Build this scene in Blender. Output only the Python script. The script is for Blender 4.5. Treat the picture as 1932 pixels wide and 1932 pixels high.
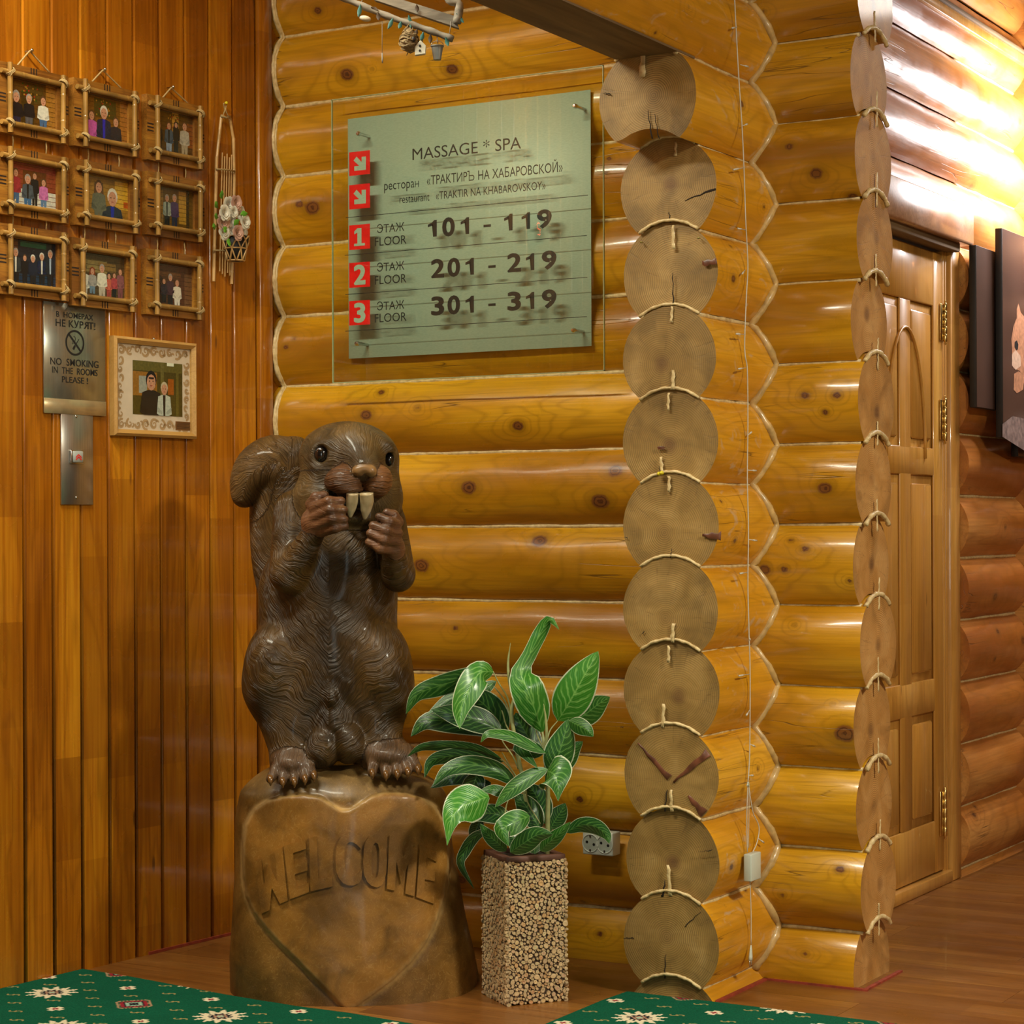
import bpy, bmesh, math, random
import numpy as np
from math import sin, cos, pi, sqrt, radians, atan2
from mathutils import Vector, Matrix
from mathutils.geometry import tessellate_polygon
from mathutils.bvhtree import BVHTree

for o in list(bpy.data.objects):
    bpy.data.objects.remove(o)
SC = bpy.context.scene
COL = SC.collection
rnd = random.Random(7)

# ------------------------------------------------------------------ camera, world, lights, exposure
F = 4000.0; CX = 966.0; CY = 994.0; ROLL = 0.004; AL = radians(30.2); H = 1.32
CA, SA = cos(AL), sin(AL)
cam = bpy.data.cameras.new('camera'); camo = bpy.data.objects.new('camera', cam); COL.objects.link(camo)
cam.sensor_width = 36.0; cam.lens = 36.0 * F / 1932.0
cam.shift_y = (CY - 966.0) / 1932.0
cam.clip_start = 0.05; cam.clip_end = 60
camo.matrix_world = (Matrix.Translation((0, 0, H)) @ Matrix.Rotation(AL, 4, 'Z') @ Matrix.Rotation(pi / 2, 4, 'X')
                     @ Matrix.Rotation(-ROLL, 4, 'Z'))
SC.camera = camo
SC.view_settings.view_transform = 'Standard'; SC.view_settings.look = 'None'
SC.view_settings.gamma = 1.0; SC.view_settings.use_curve_mapping = False
SC.view_settings.exposure = 0.0
SC.cycles.max_bounces = 5; SC.cycles.diffuse_bounces = 2; SC.cycles.glossy_bounces = 3
SC.cycles.transparent_max_bounces = 8; SC.cycles.sample_clamp_indirect = 6.0; SC.cycles.use_denoising = True; SC.cycles.adaptive_threshold = 0.02

world = bpy.data.worlds.new('world'); SC.world = world; world.use_nodes = True
world.node_tree.nodes['Background'].inputs[0].default_value = (1.0, 0.93, 0.82, 1)
world.node_tree.nodes['Background'].inputs[1].default_value = 0.25

def area(name, loc, sx, sy, power, col, rot=(0, 0, 0)):
    l = bpy.data.lights.new(name, 'AREA'); l.shape = 'RECTANGLE'; l.size = sx; l.size_y = sy
    l.energy = power; l.color = col
    o = bpy.data.objects.new(name, l); COL.objects.link(o); o.location = loc; o.rotation_euler = rot
    return o
ZC = 3.55
area('ceiling_lamp_light', (-3.55, 3.65, ZC - 0.10), 1.25, 0.16, 78, (1.0, 0.96, 0.76))
area('ceiling_lamp_light', (-2.3, 2.2, ZC - 0.08), 0.28, 0.28, 28, (1.0, 0.97, 0.80))
area('ceiling_lamp_light', (1.0, 3.9, ZC - 0.08), 0.6, 0.6, 235, (1.0, 0.95, 0.78))
area('daylight_from_glass_door', (1.15, -1.9, 1.45), 0.8, 2.6, 42, (0.86, 1.0, 0.96), (radians(90), 0, radians(0)))
area('corridor_lamp_light', (-2.16, 8.30, 2.80), 0.25, 0.6, 52, (1.0, 0.98, 1.0), (0, radians(80), 0))
area('corridor_lamp_light', (-1.3, 8.3, ZC - 0.08), 0.4, 0.4, 28, (1.0, 0.94, 0.86))

# ------------------------------------------------------------------ pixel -> world helpers
CR, SR = cos(ROLL), sin(ROLL)
def tu(px, py):
    x = (px - CX) / F; y = (CY - py) / F
    return x * CR + y * SR, -x * SR + y * CR
def ray(px, py):
    t, u = tu(px, py)
    return np.array([CA * t - SA, SA * t + CA, u])
O = np.array([0, 0, H])
def onX(px, py, X):
    r = ray(px, py); return O + r * (X / r[0])
def onY(px, py, Y):
    r = ray(px, py); return O + r * (Y / r[1])
def onZ(px, py, Z):
    r = ray(px, py); return O + r * ((Z - H) / r[2])
def atD(px, py, d):
    return O + ray(px, py) * d

# ------------------------------------------------------------------ object helpers
def link(o, parent=None):
    COL.objects.link(o)
    if parent is not None:
        o.parent = parent
    return o
def mesh(name, v, f, mats=None, parent=None, smooth=False, mi=None, attrs=None, sharp=None):
    me = bpy.data.meshes.new(name)
    v = np.asarray(v, dtype=float)
    me.from_pydata([tuple(p) for p in v], [], [tuple(int(i) for i in q) for q in f])
    if mats is not None:
        for m in (mats if isinstance(mats, (list, tuple)) else [mats]):
            me.materials.append(m)
    if mi is not None:
        me.polygons.foreach_set('material_index', np.asarray(mi, dtype=np.int32))
    if smooth:
        me.polygons.foreach_set('use_smooth', [True] * len(me.polygons))
    if attrs:
        for k, (typ, dat) in attrs.items():
            a = me.attributes.new(k, typ, 'POINT')
            key = {'FLOAT': 'value', 'FLOAT_VECTOR': 'vector', 'FLOAT_COLOR': 'color'}[typ]
            a.data.foreach_set(key, np.asarray(dat, dtype=np.float32).ravel())
    me.update()
    if sharp is not None:
        me.set_sharp_from_angle(angle=radians(sharp))
    return link(bpy.data.objects.new(name, me), parent)
def bmobj(name, bm, mats=None, parent=None, smooth=False, sharp=None):
    me = bpy.data.meshes.new(name)
    bm.normal_update(); bm.to_mesh(me); bm.free()
    if mats is not None:
        for m in (mats if isinstance(mats, (list, tuple)) else [mats]):
            me.materials.append(m)
    if smooth:
        me.polygons.foreach_set('use_smooth', [True] * len(me.polygons))
    if sharp is not None:
        me.set_sharp_from_angle(angle=radians(sharp))
    return link(bpy.data.objects.new(name, me), parent)
def empty(name, loc=(0, 0, 0), rz=0.0, parent=None):
    o = bpy.data.objects.new(name, None); o.empty_display_size = 0.05
    o.location = loc; o.rotation_euler = (0, 0, rz)
    return link(o, parent)
def tag(o, label=None, cat=None, group=None, kind=None):
    if label: o['label'] = label
    if cat: o['category'] = cat
    if group: o['group'] = group
    if kind: o['kind'] = kind
    return o
def struct(o):
    o['kind'] = 'structure'; return o
def box_bm(x0, x1, y0, y1, z0, z1, bev=0.0, bm=None, segs=1):
    own = bm is None
    b = bmesh.new()
    m = bmesh.ops.create_cube(b, size=1.0)
    for v in b.verts:
        v.co = Vector((x0 + (v.co.x + .5) * (x1 - x0), y0 + (v.co.y + .5) * (y1 - y0), z0 + (v.co.z + .5) * (z1 - z0)))
    if bev > 0:
        bmesh.ops.bevel(b, geom=b.edges[:], offset=bev, segments=segs, profile=0.5, affect='EDGES')
    if own:
        return b
    me = bpy.data.meshes.new('t'); b.to_mesh(me); b.free(); bm.from_mesh(me); bpy.data.meshes.remove(me)
    return bm
def box(name, x0, x1, y0, y1, z0, z1, mat, parent=None, bev=0.0, segs=1):
    return bmobj(name, box_bm(x0, x1, y0, y1, z0, z1, bev, None, segs), mat, parent, smooth=bev > 0, sharp=50 if bev > 0 else None)
def tube(pts, rad, n=8, cap=True, flat=1.0):
    """verts, faces of a tube along pts; rad scalar or list"""
    P = np.asarray(pts, float); k = len(P)
    R = np.full(k, rad) if np.isscalar(rad) else np.asarray(rad, float)
    T = np.gradient(P, axis=0); T /= np.linalg.norm(T, axis=1)[:, None] + 1e-12
    up = np.array([0, 0, 1.0]) if abs(T[0][2]) < .9 else np.array([0, 1.0, 0])
    N = np.cross(T[0], up); N /= np.linalg.norm(N)
    V = []
    for i in range(k):
        N = N - T[i] * np.dot(N, T[i]); N /= np.linalg.norm(N) + 1e-12
        Bn = np.cross(T[i], N)
        for j in range(n):
            a = 2 * pi * j / n
            V.append(P[i] + R[i] * (cos(a) * N + flat * sin(a) * Bn))
    Fc = [(i * n + j, i * n + (j + 1) % n, (i + 1) * n + (j + 1) % n, (i + 1) * n + j) for i in range(k - 1) for j in range(n)]
    if cap:
        Fc.append(tuple(range(n))[::-1]); Fc.append(tuple((k - 1) * n + j for j in range(n)))
    return V, Fc
class MB:
    """collects pieces of ONE part"""
    def __init__(s): s.v = []; s.f = []; s.c = []; s.m = []
    def add(s, V, Fc, col=None, mi=0):
        b = len(s.v); s.v += [tuple(p) for p in V]; s.f += [tuple(i + b for i in q) for q in Fc]
        s.c += [tuple(col or (1, 1, 1)) + (1,)] * len(V); s.m += [mi] * len(Fc)
    def build(s, name, mats, parent=None, smooth=True, sharp=None, color=False):
        return mesh(name, s.v, s.f, mats, parent, smooth, s.m, {'Col': ('FLOAT_COLOR', s.c)} if color else None, sharp)
def tubeobj(name, pts, rad, mat, parent=None, n=8, flat=1.0):
    V, Fc = tube(pts, rad, n, True, flat)
    return mesh(name, V, Fc, mat, parent, True)
def lathe(prof, n=24, cap=True):
    V = []; Fc = []
    for r, z in prof:
        for j in range(n):
            a = 2 * pi * j / n; V.append((r * cos(a), r * sin(a), z))
    k = len(prof)
    for i in range(k - 1):
        for j in range(n):
            Fc.append((i * n + j, i * n + (j + 1) % n, (i + 1) * n + (j + 1) % n, (i + 1) * n + j))
    if cap:
        Fc.append(tuple(range(n))[::-1]); Fc.append(tuple((k - 1) * n + j for j in range(n)))
    return V, Fc
def spline(pts, n=12):
    """Catmull-Rom through pts"""
    P = [np.asarray(p, float) for p in pts]; P = [2 * P[0] - P[1]] + P + [2 * P[-1] - P[-2]]
    out = []
    for i in range(1, len(P) - 2):
        for k in range(n):
            t = k / n
            out.append(.5 * ((2 * P[i]) + (-P[i - 1] + P[i + 1]) * t + (2 * P[i - 1] - 5 * P[i] + 4 * P[i + 1] - P[i + 2]) * t * t
                             + (-P[i - 1] + 3 * P[i] - 3 * P[i + 1] + P[i + 2]) * t ** 3))
    out.append(P[-2]); return out

# ------------------------------------------------------------------ materials
class NT:
    def __init__(s, name):
        s.m = bpy.data.materials.new(name); s.m.use_nodes = True; s.t = s.m.node_tree
        s.b = s.t.nodes['Principled BSDF']; s.out = s.t.nodes['Material Output']
    def n(s, typ, **kw):
        nd = s.t.nodes.new(typ)
        for k, v in kw.items(): setattr(nd, k, v)
        return nd
    def set(s, nd, i, v):
        if isinstance(v, bpy.types.NodeSocket): s.t.links.new(v, nd.inputs[i])
        elif v is not None:
            if isinstance(v, tuple) and len(v) == 3 and nd.inputs[i].type == 'RGBA': v = v + (1,)
            nd.inputs[i].default_value = v
    def math(s, op, a, b=None, c=None):
        nd = s.n('ShaderNodeMath', operation=op)
        s.set(nd, 0, a); s.set(nd, 1, b)
        if c is not None: s.set(nd, 2, c)
        return nd.outputs[0]
    def vmath(s, op, a, b=None):
        nd = s.n('ShaderNodeVectorMath', operation=op); s.set(nd, 0, a); s.set(nd, 1, b); return nd.outputs[0]
    def mapping(s, v, scale=(1, 1, 1), loc=(0, 0, 0)):
        nd = s.n('ShaderNodeMapping'); s.set(nd, 0, v); s.set(nd, 3, scale); s.set(nd, 1, loc); return nd.outputs[0]
    def noise(s, v, scale=1.0, detail=3.0, dist=0.0, rough=.5):
        nd = s.n('ShaderNodeTexNoise'); s.set(nd, 'Vector', v); s.set(nd, 'Scale', scale); s.set(nd, 'Detail', detail)
        s.set(nd, 'Distortion', dist); s.set(nd, 'Roughness', rough); return nd.outputs[0]
    def voro(s, v, scale=1.0, feature='F1', out=0, rand=1.0):
        nd = s.n('ShaderNodeTexVoronoi', feature=feature); s.set(nd, 'Vector', v); s.set(nd, 'Scale', scale); s.set(nd, 'Randomness', rand)
        return nd.outputs[out]
    def ramp(s, f, *st):
        nd = s.n('ShaderNodeValToRGB'); s.set(nd, 0, f); r = nd.color_ramp
        while len(r.elements) < len(st): r.elements.new(.5)
        for e, (p, c) in zip(r.elements, st):
            e.position = p; e.color = (c + (1,)) if isinstance(c, tuple) else (c, c, c, 1)
        return nd.outputs[0]
    def mix(s, f, a, b, blend='MIX'):
        nd = s.n('ShaderNodeMix', data_type='RGBA', blend_type=blend)
        s.set(nd, 0, f); s.set(nd, 6, a); s.set(nd, 7, b); return nd.outputs[2]
    def obj(s, rand=True):
        c = s.n('ShaderNodeTexCoord').outputs['Object']
        if not rand: return c
        r = s.n('ShaderNodeObjectInfo').outputs['Random']
        cb = s.n('ShaderNodeCombineXYZ'); s.set(cb, 0, s.math('MULTIPLY', r, 37.)); s.set(cb, 1, s.math('MULTIPLY', r, 11.)); s.set(cb, 2, s.math('MULTIPLY', r, 53.))
        return s.vmath('ADD', c, cb.outputs[0])
    def rand(s): return s.n('ShaderNodeObjectInfo').outputs['Random']
    def attr(s, name, out='Fac'):
        nd = s.n('ShaderNodeAttribute', attribute_name=name); return nd.outputs[out]
    def sep(s, v):
        nd = s.n('ShaderNodeSeparateXYZ'); s.set(nd, 0, v); return nd.outputs
    def comb(s, x, y, z):
        nd = s.n('ShaderNodeCombineXYZ'); s.set(nd, 0, x); s.set(nd, 1, y); s.set(nd, 2, z); return nd.outputs[0]
    def bump(s, h, strength=.3, dist=.002, normal=None):
        nd = s.n('ShaderNodeBump'); s.set(nd, 'Height', h); s.set(nd, 'Strength', strength); s.set(nd, 'Distance', dist)
        if normal is not None: s.set(nd, 'Normal', normal)
        s.t.links.new(nd.outputs[0], s.b.inputs['Normal']); return nd.outputs[0]
    def fin(s, col=None, rough=.5, metal=0.0, coat=0.0, spec=None, **kw):
        s.set(s.b, 'Base Color', col); s.set(s.b, 'Roughness', rough); s.set(s.b, 'Metallic', metal)
        s.set(s.b, 'Coat Weight', coat); s.set(s.b, 'Coat Roughness', .12)
        if spec is not None: s.set(s.b, 'Specular IOR Level', spec)
        for k, v in kw.items(): s.set(s.b, k, v)
        return s.m
def plain(name, col, rough=.5, metal=0.0, coat=0.0, var=0.12, scale=30.0, bump=0.0):
    m = NT(name); c = m.obj()
    n = m.noise(c, scale, 3)
    colr = m.ramp(n, (.3, tuple(x * (1 - var) for x in col)), (.7, tuple(min(1, x * (1 + var)) for x in col)))
    if bump: m.bump(n, bump, .001)
    return m.fin(colr, rough, metal, coat)

def make_log(name, dark, mid, light, rough=.24, worn=0.0, coat=.6):
    m = NT(name); c = m.obj()
    big = m.noise(m.mapping(c, (1.0, 5, 5)), 1.0, 2, .4)
    n2 = m.noise(m.mapping(c, (3, 150, 150)), 1.0, 3)
    kn = m.attr('kn')
    e = m.math('POWER', 2.718, m.math('MULTIPLY', kn, -0.33))
    fig = m.math('ADD', m.math('MULTIPLY', big, 10.0), m.math('MULTIPLY', e, 5.0))
    band = m.math('ADD', m.math('MULTIPLY', m.math('SINE', m.math('MULTIPLY', fig, 6.283)), .5), .5)
    base = m.ramp(m.noise(m.mapping(c, (.8, 5, 5), (3, 3, 3)), 1.0, 4), (.36, dark), (.5, mid), (.66, light))
    base = m.mix(m.math('MULTIPLY', m.math('POWER', band, 5.0), .34), base, tuple(x * .5 for x in mid))
    base = m.mix(m.math('MULTIPLY', m.ramp(n2, (.35, 1.0), (.6, 0.0)), .28), base, tuple(x * .5 for x in mid))
    r = m.rand()
    base = m.mix(m.math('MULTIPLY', r, .22), base, dark)
    kk = m.math('ADD', kn, m.math('MULTIPLY', m.noise(c, 55, 2), .35))
    base = m.mix(m.ramp(m.math('MULTIPLY', kk, .25), (.25, .75), (.55, 0.0)), base, tuple(x * .45 for x in mid))
    core = m.mix(m.math('SINE', m.math('MULTIPLY', kk, 17.0)), (.20, .070, .014), (.085, .026, .008))
    base = m.mix(m.ramp(m.math('MULTIPLY', kk, .5), (.50, 1.0), (.60, 0.0)), base, core)
    # fine drying cracks along the grain
    cr = m.noise(m.mapping(c, (1.1, 26, 26), (7, 1, 2)), 1.0, 1.5)
    crk = m.ramp(m.math('ABSOLUTE', m.math('SUBTRACT', cr, .5)), (.0, 1.0), (.006, 0.0))
    msk = m.ramp(m.noise(c, 2.2, 1), (.55, 0.0), (.62, 1.0))
    crk = m.math('MULTIPLY', crk, msk)
    base = m.mix(m.math('MULTIPLY', crk, .75), base, (.05, .02, .005))
    if worn:
        w = m.ramp(m.noise(m.mapping(c, (1, 1.5, 1.5)), 14, 4, .6), (.62, 0.0), (.72, worn))
        base = m.mix(w, base, (.55, .42, .28))
    rel = m.math('ADD', m.math('MULTIPLY', m.noise(m.mapping(c, (1.5, 16, 16)), 1, 3), .7), m.math('MULTIPLY', m.noise(m.mapping(c, (26, 60, 60)), 1, 3), .10))
    m.bump(m.math('ADD', rel, m.math('ADD', m.math('MULTIPLY', n2, .12), m.math('MULTIPLY', crk, -.4))), .45, .006)
    rg = m.ramp(m.noise(c, 9, 3), (.3, rough * .8), (.7, rough * 1.35))
    m.fin(base, rg, 0, coat)
    m.b.inputs['Coat Roughness'].default_value = .12
    return m.m
M = {}
M['log'] = make_log('varnished_pine_log', (.34, .130, .005), (.60, .275, .008), (.78, .41, .016), .30)
M['log_side'] = make_log('varnished_pine_log_worn', (.56, .23, .008), (.74, .33, .010), (.84, .43, .03), .36, .6)
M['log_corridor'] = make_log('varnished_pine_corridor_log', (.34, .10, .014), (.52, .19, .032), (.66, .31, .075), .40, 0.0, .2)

def make_end(name, dark, mid, light):
    m = NT(name); c = m.n('ShaderNodeTexCoord').outputs['Object']
    s = m.sep(c); r = m.rand()
    py = m.math('MULTIPLY', m.math('SUBTRACT', m.math('FRACT', m.math('MULTIPLY', r, 7.3)), .5), .05)
    pz = m.math('MULTIPLY', m.math('SUBTRACT', m.math('FRACT', m.math('MULTIPLY', r, 13.7)), .5), .05)
    y = m.math('SUBTRACT', s[1], py); z = m.math('SUBTRACT', s[2], pz)
    off = m.obj()
    d = m.math('SQRT', m.math('ADD', m.math('MULTIPLY', y, y), m.math('MULTIPLY', z, z)))
    dd = m.math('ADD', d, m.math('MULTIPLY', m.noise(off, 7, 2), .012))
    ring = m.math('ADD', m.math('MULTIPLY', m.math('SINE', m.math('MULTIPLY', dd, 6.283 / .0058)), .5), .5)
    ang = m.math('ARCTAN2', z, y)
    base = m.ramp(m.noise(off, 9, 4, .8), (.3, dark), (.5, mid), (.72, light))
    rs_ = m.ramp(m.noise(off, 6, 2, .5), (.35, .25), (.65, .75))
    base = m.mix(m.math('MULTIPLY', m.math('POWER', ring, 2.0), rs_), base, tuple(x * .45 for x in dark))
    base = m.mix(m.ramp(d, (.115, 0.0), (.145, .35)), base, tuple(x * .6 for x in dark))
    blot = m.ramp(m.noise(off, 5.5, 3, 1.2), (.52, 0.0), (.68, .55))
    base = m.mix(blot, base, tuple(x * .45 for x in dark))
    pith = m.ramp(d, (.0, .85), (.012, .7), (.03, 0.0))
    base = m.mix(m.math('MULTIPLY', pith, m.ramp(m.math('FRACT', m.math('MULTIPLY', r, 3.1)), (.3, .35), (.6, 1.0))), base, (.13, .055, .018))
    # saw marks and radial checks
    chk = m.noise(m.comb(m.math('MULTIPLY', ang, 5.0), m.math('MULTIPLY', d, 4.0), m.math('MULTIPLY', r, 90.0)), 1.6, 1.5)
    ck = m.ramp(m.math('ABSOLUTE', m.math('SUBTRACT', chk, .5)), (.0, 1.0), (.012, 0.0))
    base = m.mix(m.math('MULTIPLY', ck, .35), base, (.08, .04, .015))
    base = m.mix(m.ramp(m.noise(m.mapping(off, (1, 3, 70)), 1, 2), (.35, .25), (.6, 0.0)), base, dark)
    m.bump(m.math('ADD', ring, m.math('MULTIPLY', ck, -2.0)), .25, .0006)
    return m.fin(base, .55, 0, .1)
M['end'] = make_end('sawn_log_end_grain', (.27, .155, .038), (.38, .225, .062), (.48, .30, .10))
M['end_right'] = make_end('pale_log_end_grain', (.46, .21, .045), (.58, .29, .08), (.68, .38, .13))

def make_sealant():
    m = NT('cream_wood_sealant'); c = m.obj()
    n = m.noise(c, 60, 4)
    m.bump(n, .8, .004)
    return m.fin(m.ramp(n, (.3, (.50, .34, .14)), (.65, (.76, .58, .29))), .45, 0, .1)
M['sealant'] = make_sealant()
M['tan_sealant'] = plain('tan_wood_sealant', (.56, .36, .13), .4, coat=.3, var=.25, scale=40, bump=.6)
M['crack'] = plain('dark_crack', (.02, .010, .004), .9)

def make_plank(name, dark, mid, light, rough=.26, axis=2, scl=1.0):
    m = NT(name); c = m.obj()
    def sc(a, b): v = [b, b, b]; v[axis] = a; return tuple(v)
    big = m.noise(m.mapping(c, sc(.7 * scl, 6 * scl)), 1.0, 3, .5)
    g = m.noise(m.mapping(c, sc(2.5 * scl, 110 * scl)), 1.0, 3)
    fig = m.math('ADD', m.math('MULTIPLY', m.math('SINE', m.math('MULTIPLY', big, 75.0)), .5), .5)
    base = m.ramp(m.math('ADD', m.math('MULTIPLY', big, .6), m.math('MULTIPLY', g, .4)), (.33, dark), (.5, mid), (.66, light))
    base = m.mix(m.math('MULTIPLY', m.math('POWER', fig, 4.0), .28), base, tuple(x * .6 for x in dark))
    # boards are glued from short lengths: a change of tone at each joint
    s = m.sep(c)[axis]
    seg = m.n('ShaderNodeTexWhiteNoise', noise_dimensions='2D')
    m.set(seg, 'Vector', m.comb(m.math('FLOOR', m.math('MULTIPLY', s, 3.3 if axis == 2 else 1.9)), m.math('MULTIPLY', m.rand(), 50.), 0.0))
    base = m.mix(m.math('MULTIPLY', seg.outputs[0], .55), base, dark)
    base = m.mix(m.ramp(m.voro(m.mapping(c, sc(2.2, 9)), 1.0), (.035, .8), (.07, 0.0)), base, (.12, .04, .008))
    m.bump(m.math('ADD', m.math('MULTIPLY', m.noise(m.mapping(c, sc(2, 18)), 1, 2), .5), m.math('MULTIPLY', g, .15)), .22, .003)
    m.fin(base, m.ramp(m.noise(c, 7, 3), (.3, rough * .8), (.7, rough * 1.3)), 0, .5 if axis == 2 else .15)
    m.b.inputs['Coat Roughness'].default_value = .06
    return m.m
M['plank'] = make_plank('varnished_tongue_and_groove_plank', (.20, .052, .003), (.46, .150, .006), (.64, .265, .012))
M['door'] = make_plank('golden_pine_door_wood', (.46, .20, .03), (.60, .29, .05), (.70, .38, .08), .35)
M['casing'] = make_plank('pine_door_casing_wood', (.48, .21, .035), (.60, .29, .055), (.68, .37, .09), .38)
M['lintel'] = make_plank('worn_lintel_board_wood', (.30, .14, .06), (.42, .22, .11), (.52, .30, .18), .35, 0)
M['floor'] = make_plank('laminate_floor_board_wood', (.15, .052, .010), (.25, .095, .018), (.36, .16, .035), .34, 0, .9)
M['ceil'] = plain('white_painted_ceiling_board', (.60, .62, .54), .35, coat=.2, var=.04)
M['whitewall'] = plain('brown_hall_wall', (.22, .12, .045), .6, var=.04)
M['steel'] = plain('polished_steel', (.6, .6, .58), .22, 1.0)
M['redpaint'] = plain('red_floor_edge_paint', (.30, .045, .02), .6, var=.3)
# ------------------------------------------------------------------ the log walls
R = 0.147; S = 0.234
XC, YB = -2.598, 5.84            # centre planes of the cross wall and of the back wall
YEND = 5.342                     # saw-cut ends that face the hall
XEND = -2.185                    # saw-cut ends of the back wall
XA = -4.235                      # plank wall
ZK = 1.3225                      # height of one course of the cross wall
WA = radians(4.0)                 # the plank wall is not quite square to the log walls
XE = -2.654                      # the cross wall behind the corner sits a little further back
def march(px, py, test, d0, d1, n=600):
    r = ray(px, py)
    for i in range(n):
        d = d0 + (d1 - d0) * i / n
        p = O + r * d
        if test(p): return p
    return O + r * d1
def bz(z):  # half width of the stack of back-wall logs at height z
    zz = (z - ZK - S / 2) / S; k = round(zz); h = (zz - k) * S
    return sqrt(max(R * R - h * h, 0))
def cz(z):
    zz = (z - ZK) / S; k = round(zz); h = (zz - k) * S
    return sqrt(max(R * R - h * h, 0))
KN = []   # knots: (world point, radius)
def knot_back(px, py, rp):
    p = march(px, py, lambda p: p[1] > YB - bz(p[2]), 5.6, 8.2); KN.append((p, rp * np.linalg.norm(p - O) / F * 1.05))
def knot_cross(px, py, rp):
    p = march(px, py, lambda p: p[0] < XC + cz(p[2]), 5.0, 7.0); KN.append((p, rp * np.linalg.norm(p - O) / F))
for q in [(655,140,13),(854,130,12),(703,130,3),(600,20,8),(590,392,15),(692,783,12),(720,741,7),(978,803,11),(885,920,15),(1133,946,17),
          (1161,888,14),(1018,1021,15),(795,1067,15),(790,770,6),(565,385,8),(1150,300,6),(860,1185,6),(1094,1508,7),(975,1420,9),
          (540,655,6),(870,1660,10),(1100,1700,6),(1132,1762,6),(760,1350,9),(556,640,5),
          (1490,278,9),(1541,327,12),(1610,369,10),(1441,22,4),(1557,921,13),(1595,1384,19),(1519,746,8),(1580,746,8),(1557,778,6),(1443,1075,11),
          (1480,1074,7),(1520,1036,7),(1493,1020,5),(1604,1096,5),(1500,1180,4),(1585,1640,8),(1520,1800,5),(1572,1330,4),(1475,1690,5)]:
    knot_back(*q)
for q in [(1398,196,9),(1302,14,5),(1238,63,6),(1384,526,9),(1388,640,5),(1385,1020,7),(1360,946,5),(1387,1340,4),(1392,1198,5),(1381,1636,8),
          (1430,1450,5),(1405,1680,6),(1378,465,5),(1438,345,4),(1440,390,5)]:
    knot_cross(*q)
rk = random.Random(5)
for i in range(34):
    yy = rk.uniform(7.8, 9.2); k = rk.randint(-6, 9); a = rk.uniform(-.9, 1.1)
    KN.append((np.array([XE + R * cos(a), yy, ZK + k * S + R * sin(a)]), rk.uniform(.008, .022)))
KP = np.array([k[0] for k in KN]); KR = np.array([k[1] for k in KN]) * .86

def make_log_mesh(name, axis, a0, a1, cen, z, mats, parent, step=0.0125, end0=True, end1=True, dense=(-2.3, 0.9), rr=R, cut_bottom=None, low=True, seed=0):
    """axis 'X': runs along X with centre Y=cen; axis 'Y': runs along Y with centre X=cen. local -y is the face looked at"""
    L = a1 - a0; ns = max(2, int(L / step)); S_ = np.linspace(0, L, ns + 1)
    # local angle measured in (y,z); front is -y (angle pi)
    front = np.linspace(pi - 1.75, pi + 1.75, 61); back = np.linspace(pi + 1.75, 3 * pi - 1.75, 16)[1:-1]
    A = np.concatenate([front, back]); n = len(A)
    rw = np.array([[1 + .010 * sin(2.1 * s + seed) + .008 * sin(5.3 * s + 2 * seed + 3 * a) + .005 * sin(17 * s + 5 * a + seed) for a in A] for s in S_])
    taper = np.ones_like(rw)
    Y = np.cos(A)[None, :] * rr * rw; Z = np.sin(A)[None, :] * rr * rw
    if low:   # concave groove that sits on the course below
        inside = (Y ** 2 + (Z + S) ** 2) < (R + .004) ** 2
        inside &= Z < 0
        Z = np.where(inside, -S + np.sqrt(np.maximum((R + .004) ** 2 - Y ** 2, 0)), Z)
    if cut_bottom is not None:
        Z = np.maximum(Z, cut_bottom - z)
    Xs = np.repeat(S_[:, None], n, 1)
    V = np.stack([Xs, Y, Z], -1).reshape(-1, 3)
    if axis == 'X': W = V + np.array([a0, cen, z])
    else: W = np.stack([cen - V[:, 1], a0 + V[:, 0], z + V[:, 2]], -1)
    kn = np.full(len(W), 9.0)
    for p, r in zip(KP, KR):
        if abs(p[2] - z) > R * 1.3 or (abs(p[1] - YB) > .35 if axis == 'X' else (p[0] < cen or abs(p[0] - cen - .1) > .3)): continue
        kn = np.minimum(kn, np.linalg.norm((W - p) * ((.75, 1, 1) if axis == 'X' else (1, .75, 1)), axis=1) / r)
    Fc = []; mi = []
    for i in range(ns):
        for j in range(n):
            Fc.append((i * n + j, (i + 1) * n + j, (i + 1) * n + (j + 1) % n, i * n + (j + 1) % n))
    mi = [0] * len(Fc)
    V = list(V); kn = list(kn)
    for e, i in ((end0, 0), (end1, ns)):
        b = len(V); ring = [V[i * n + j] for j in range(n)]; sx = 0.0 if i == 0 else L
        V += ring + [np.array([sx, 0, 0])]; kn += [9.0] * (n + 1); c = b + n
        for j in range(n):
            q = (b + j, b + (j + 1) % n, c); Fc.append(q if i == 0 else q[::-1]); mi.append(1 if e else 0)
    o = mesh(name, V, Fc, mats, parent, True, mi, {'kn': ('FLOAT', kn)}, 40)
    if axis == 'X': o.location = (a0, cen, z)
    else: o.location = (cen, a0, z); o.rotation_euler = (0, 0, pi / 2)
    return o

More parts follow.
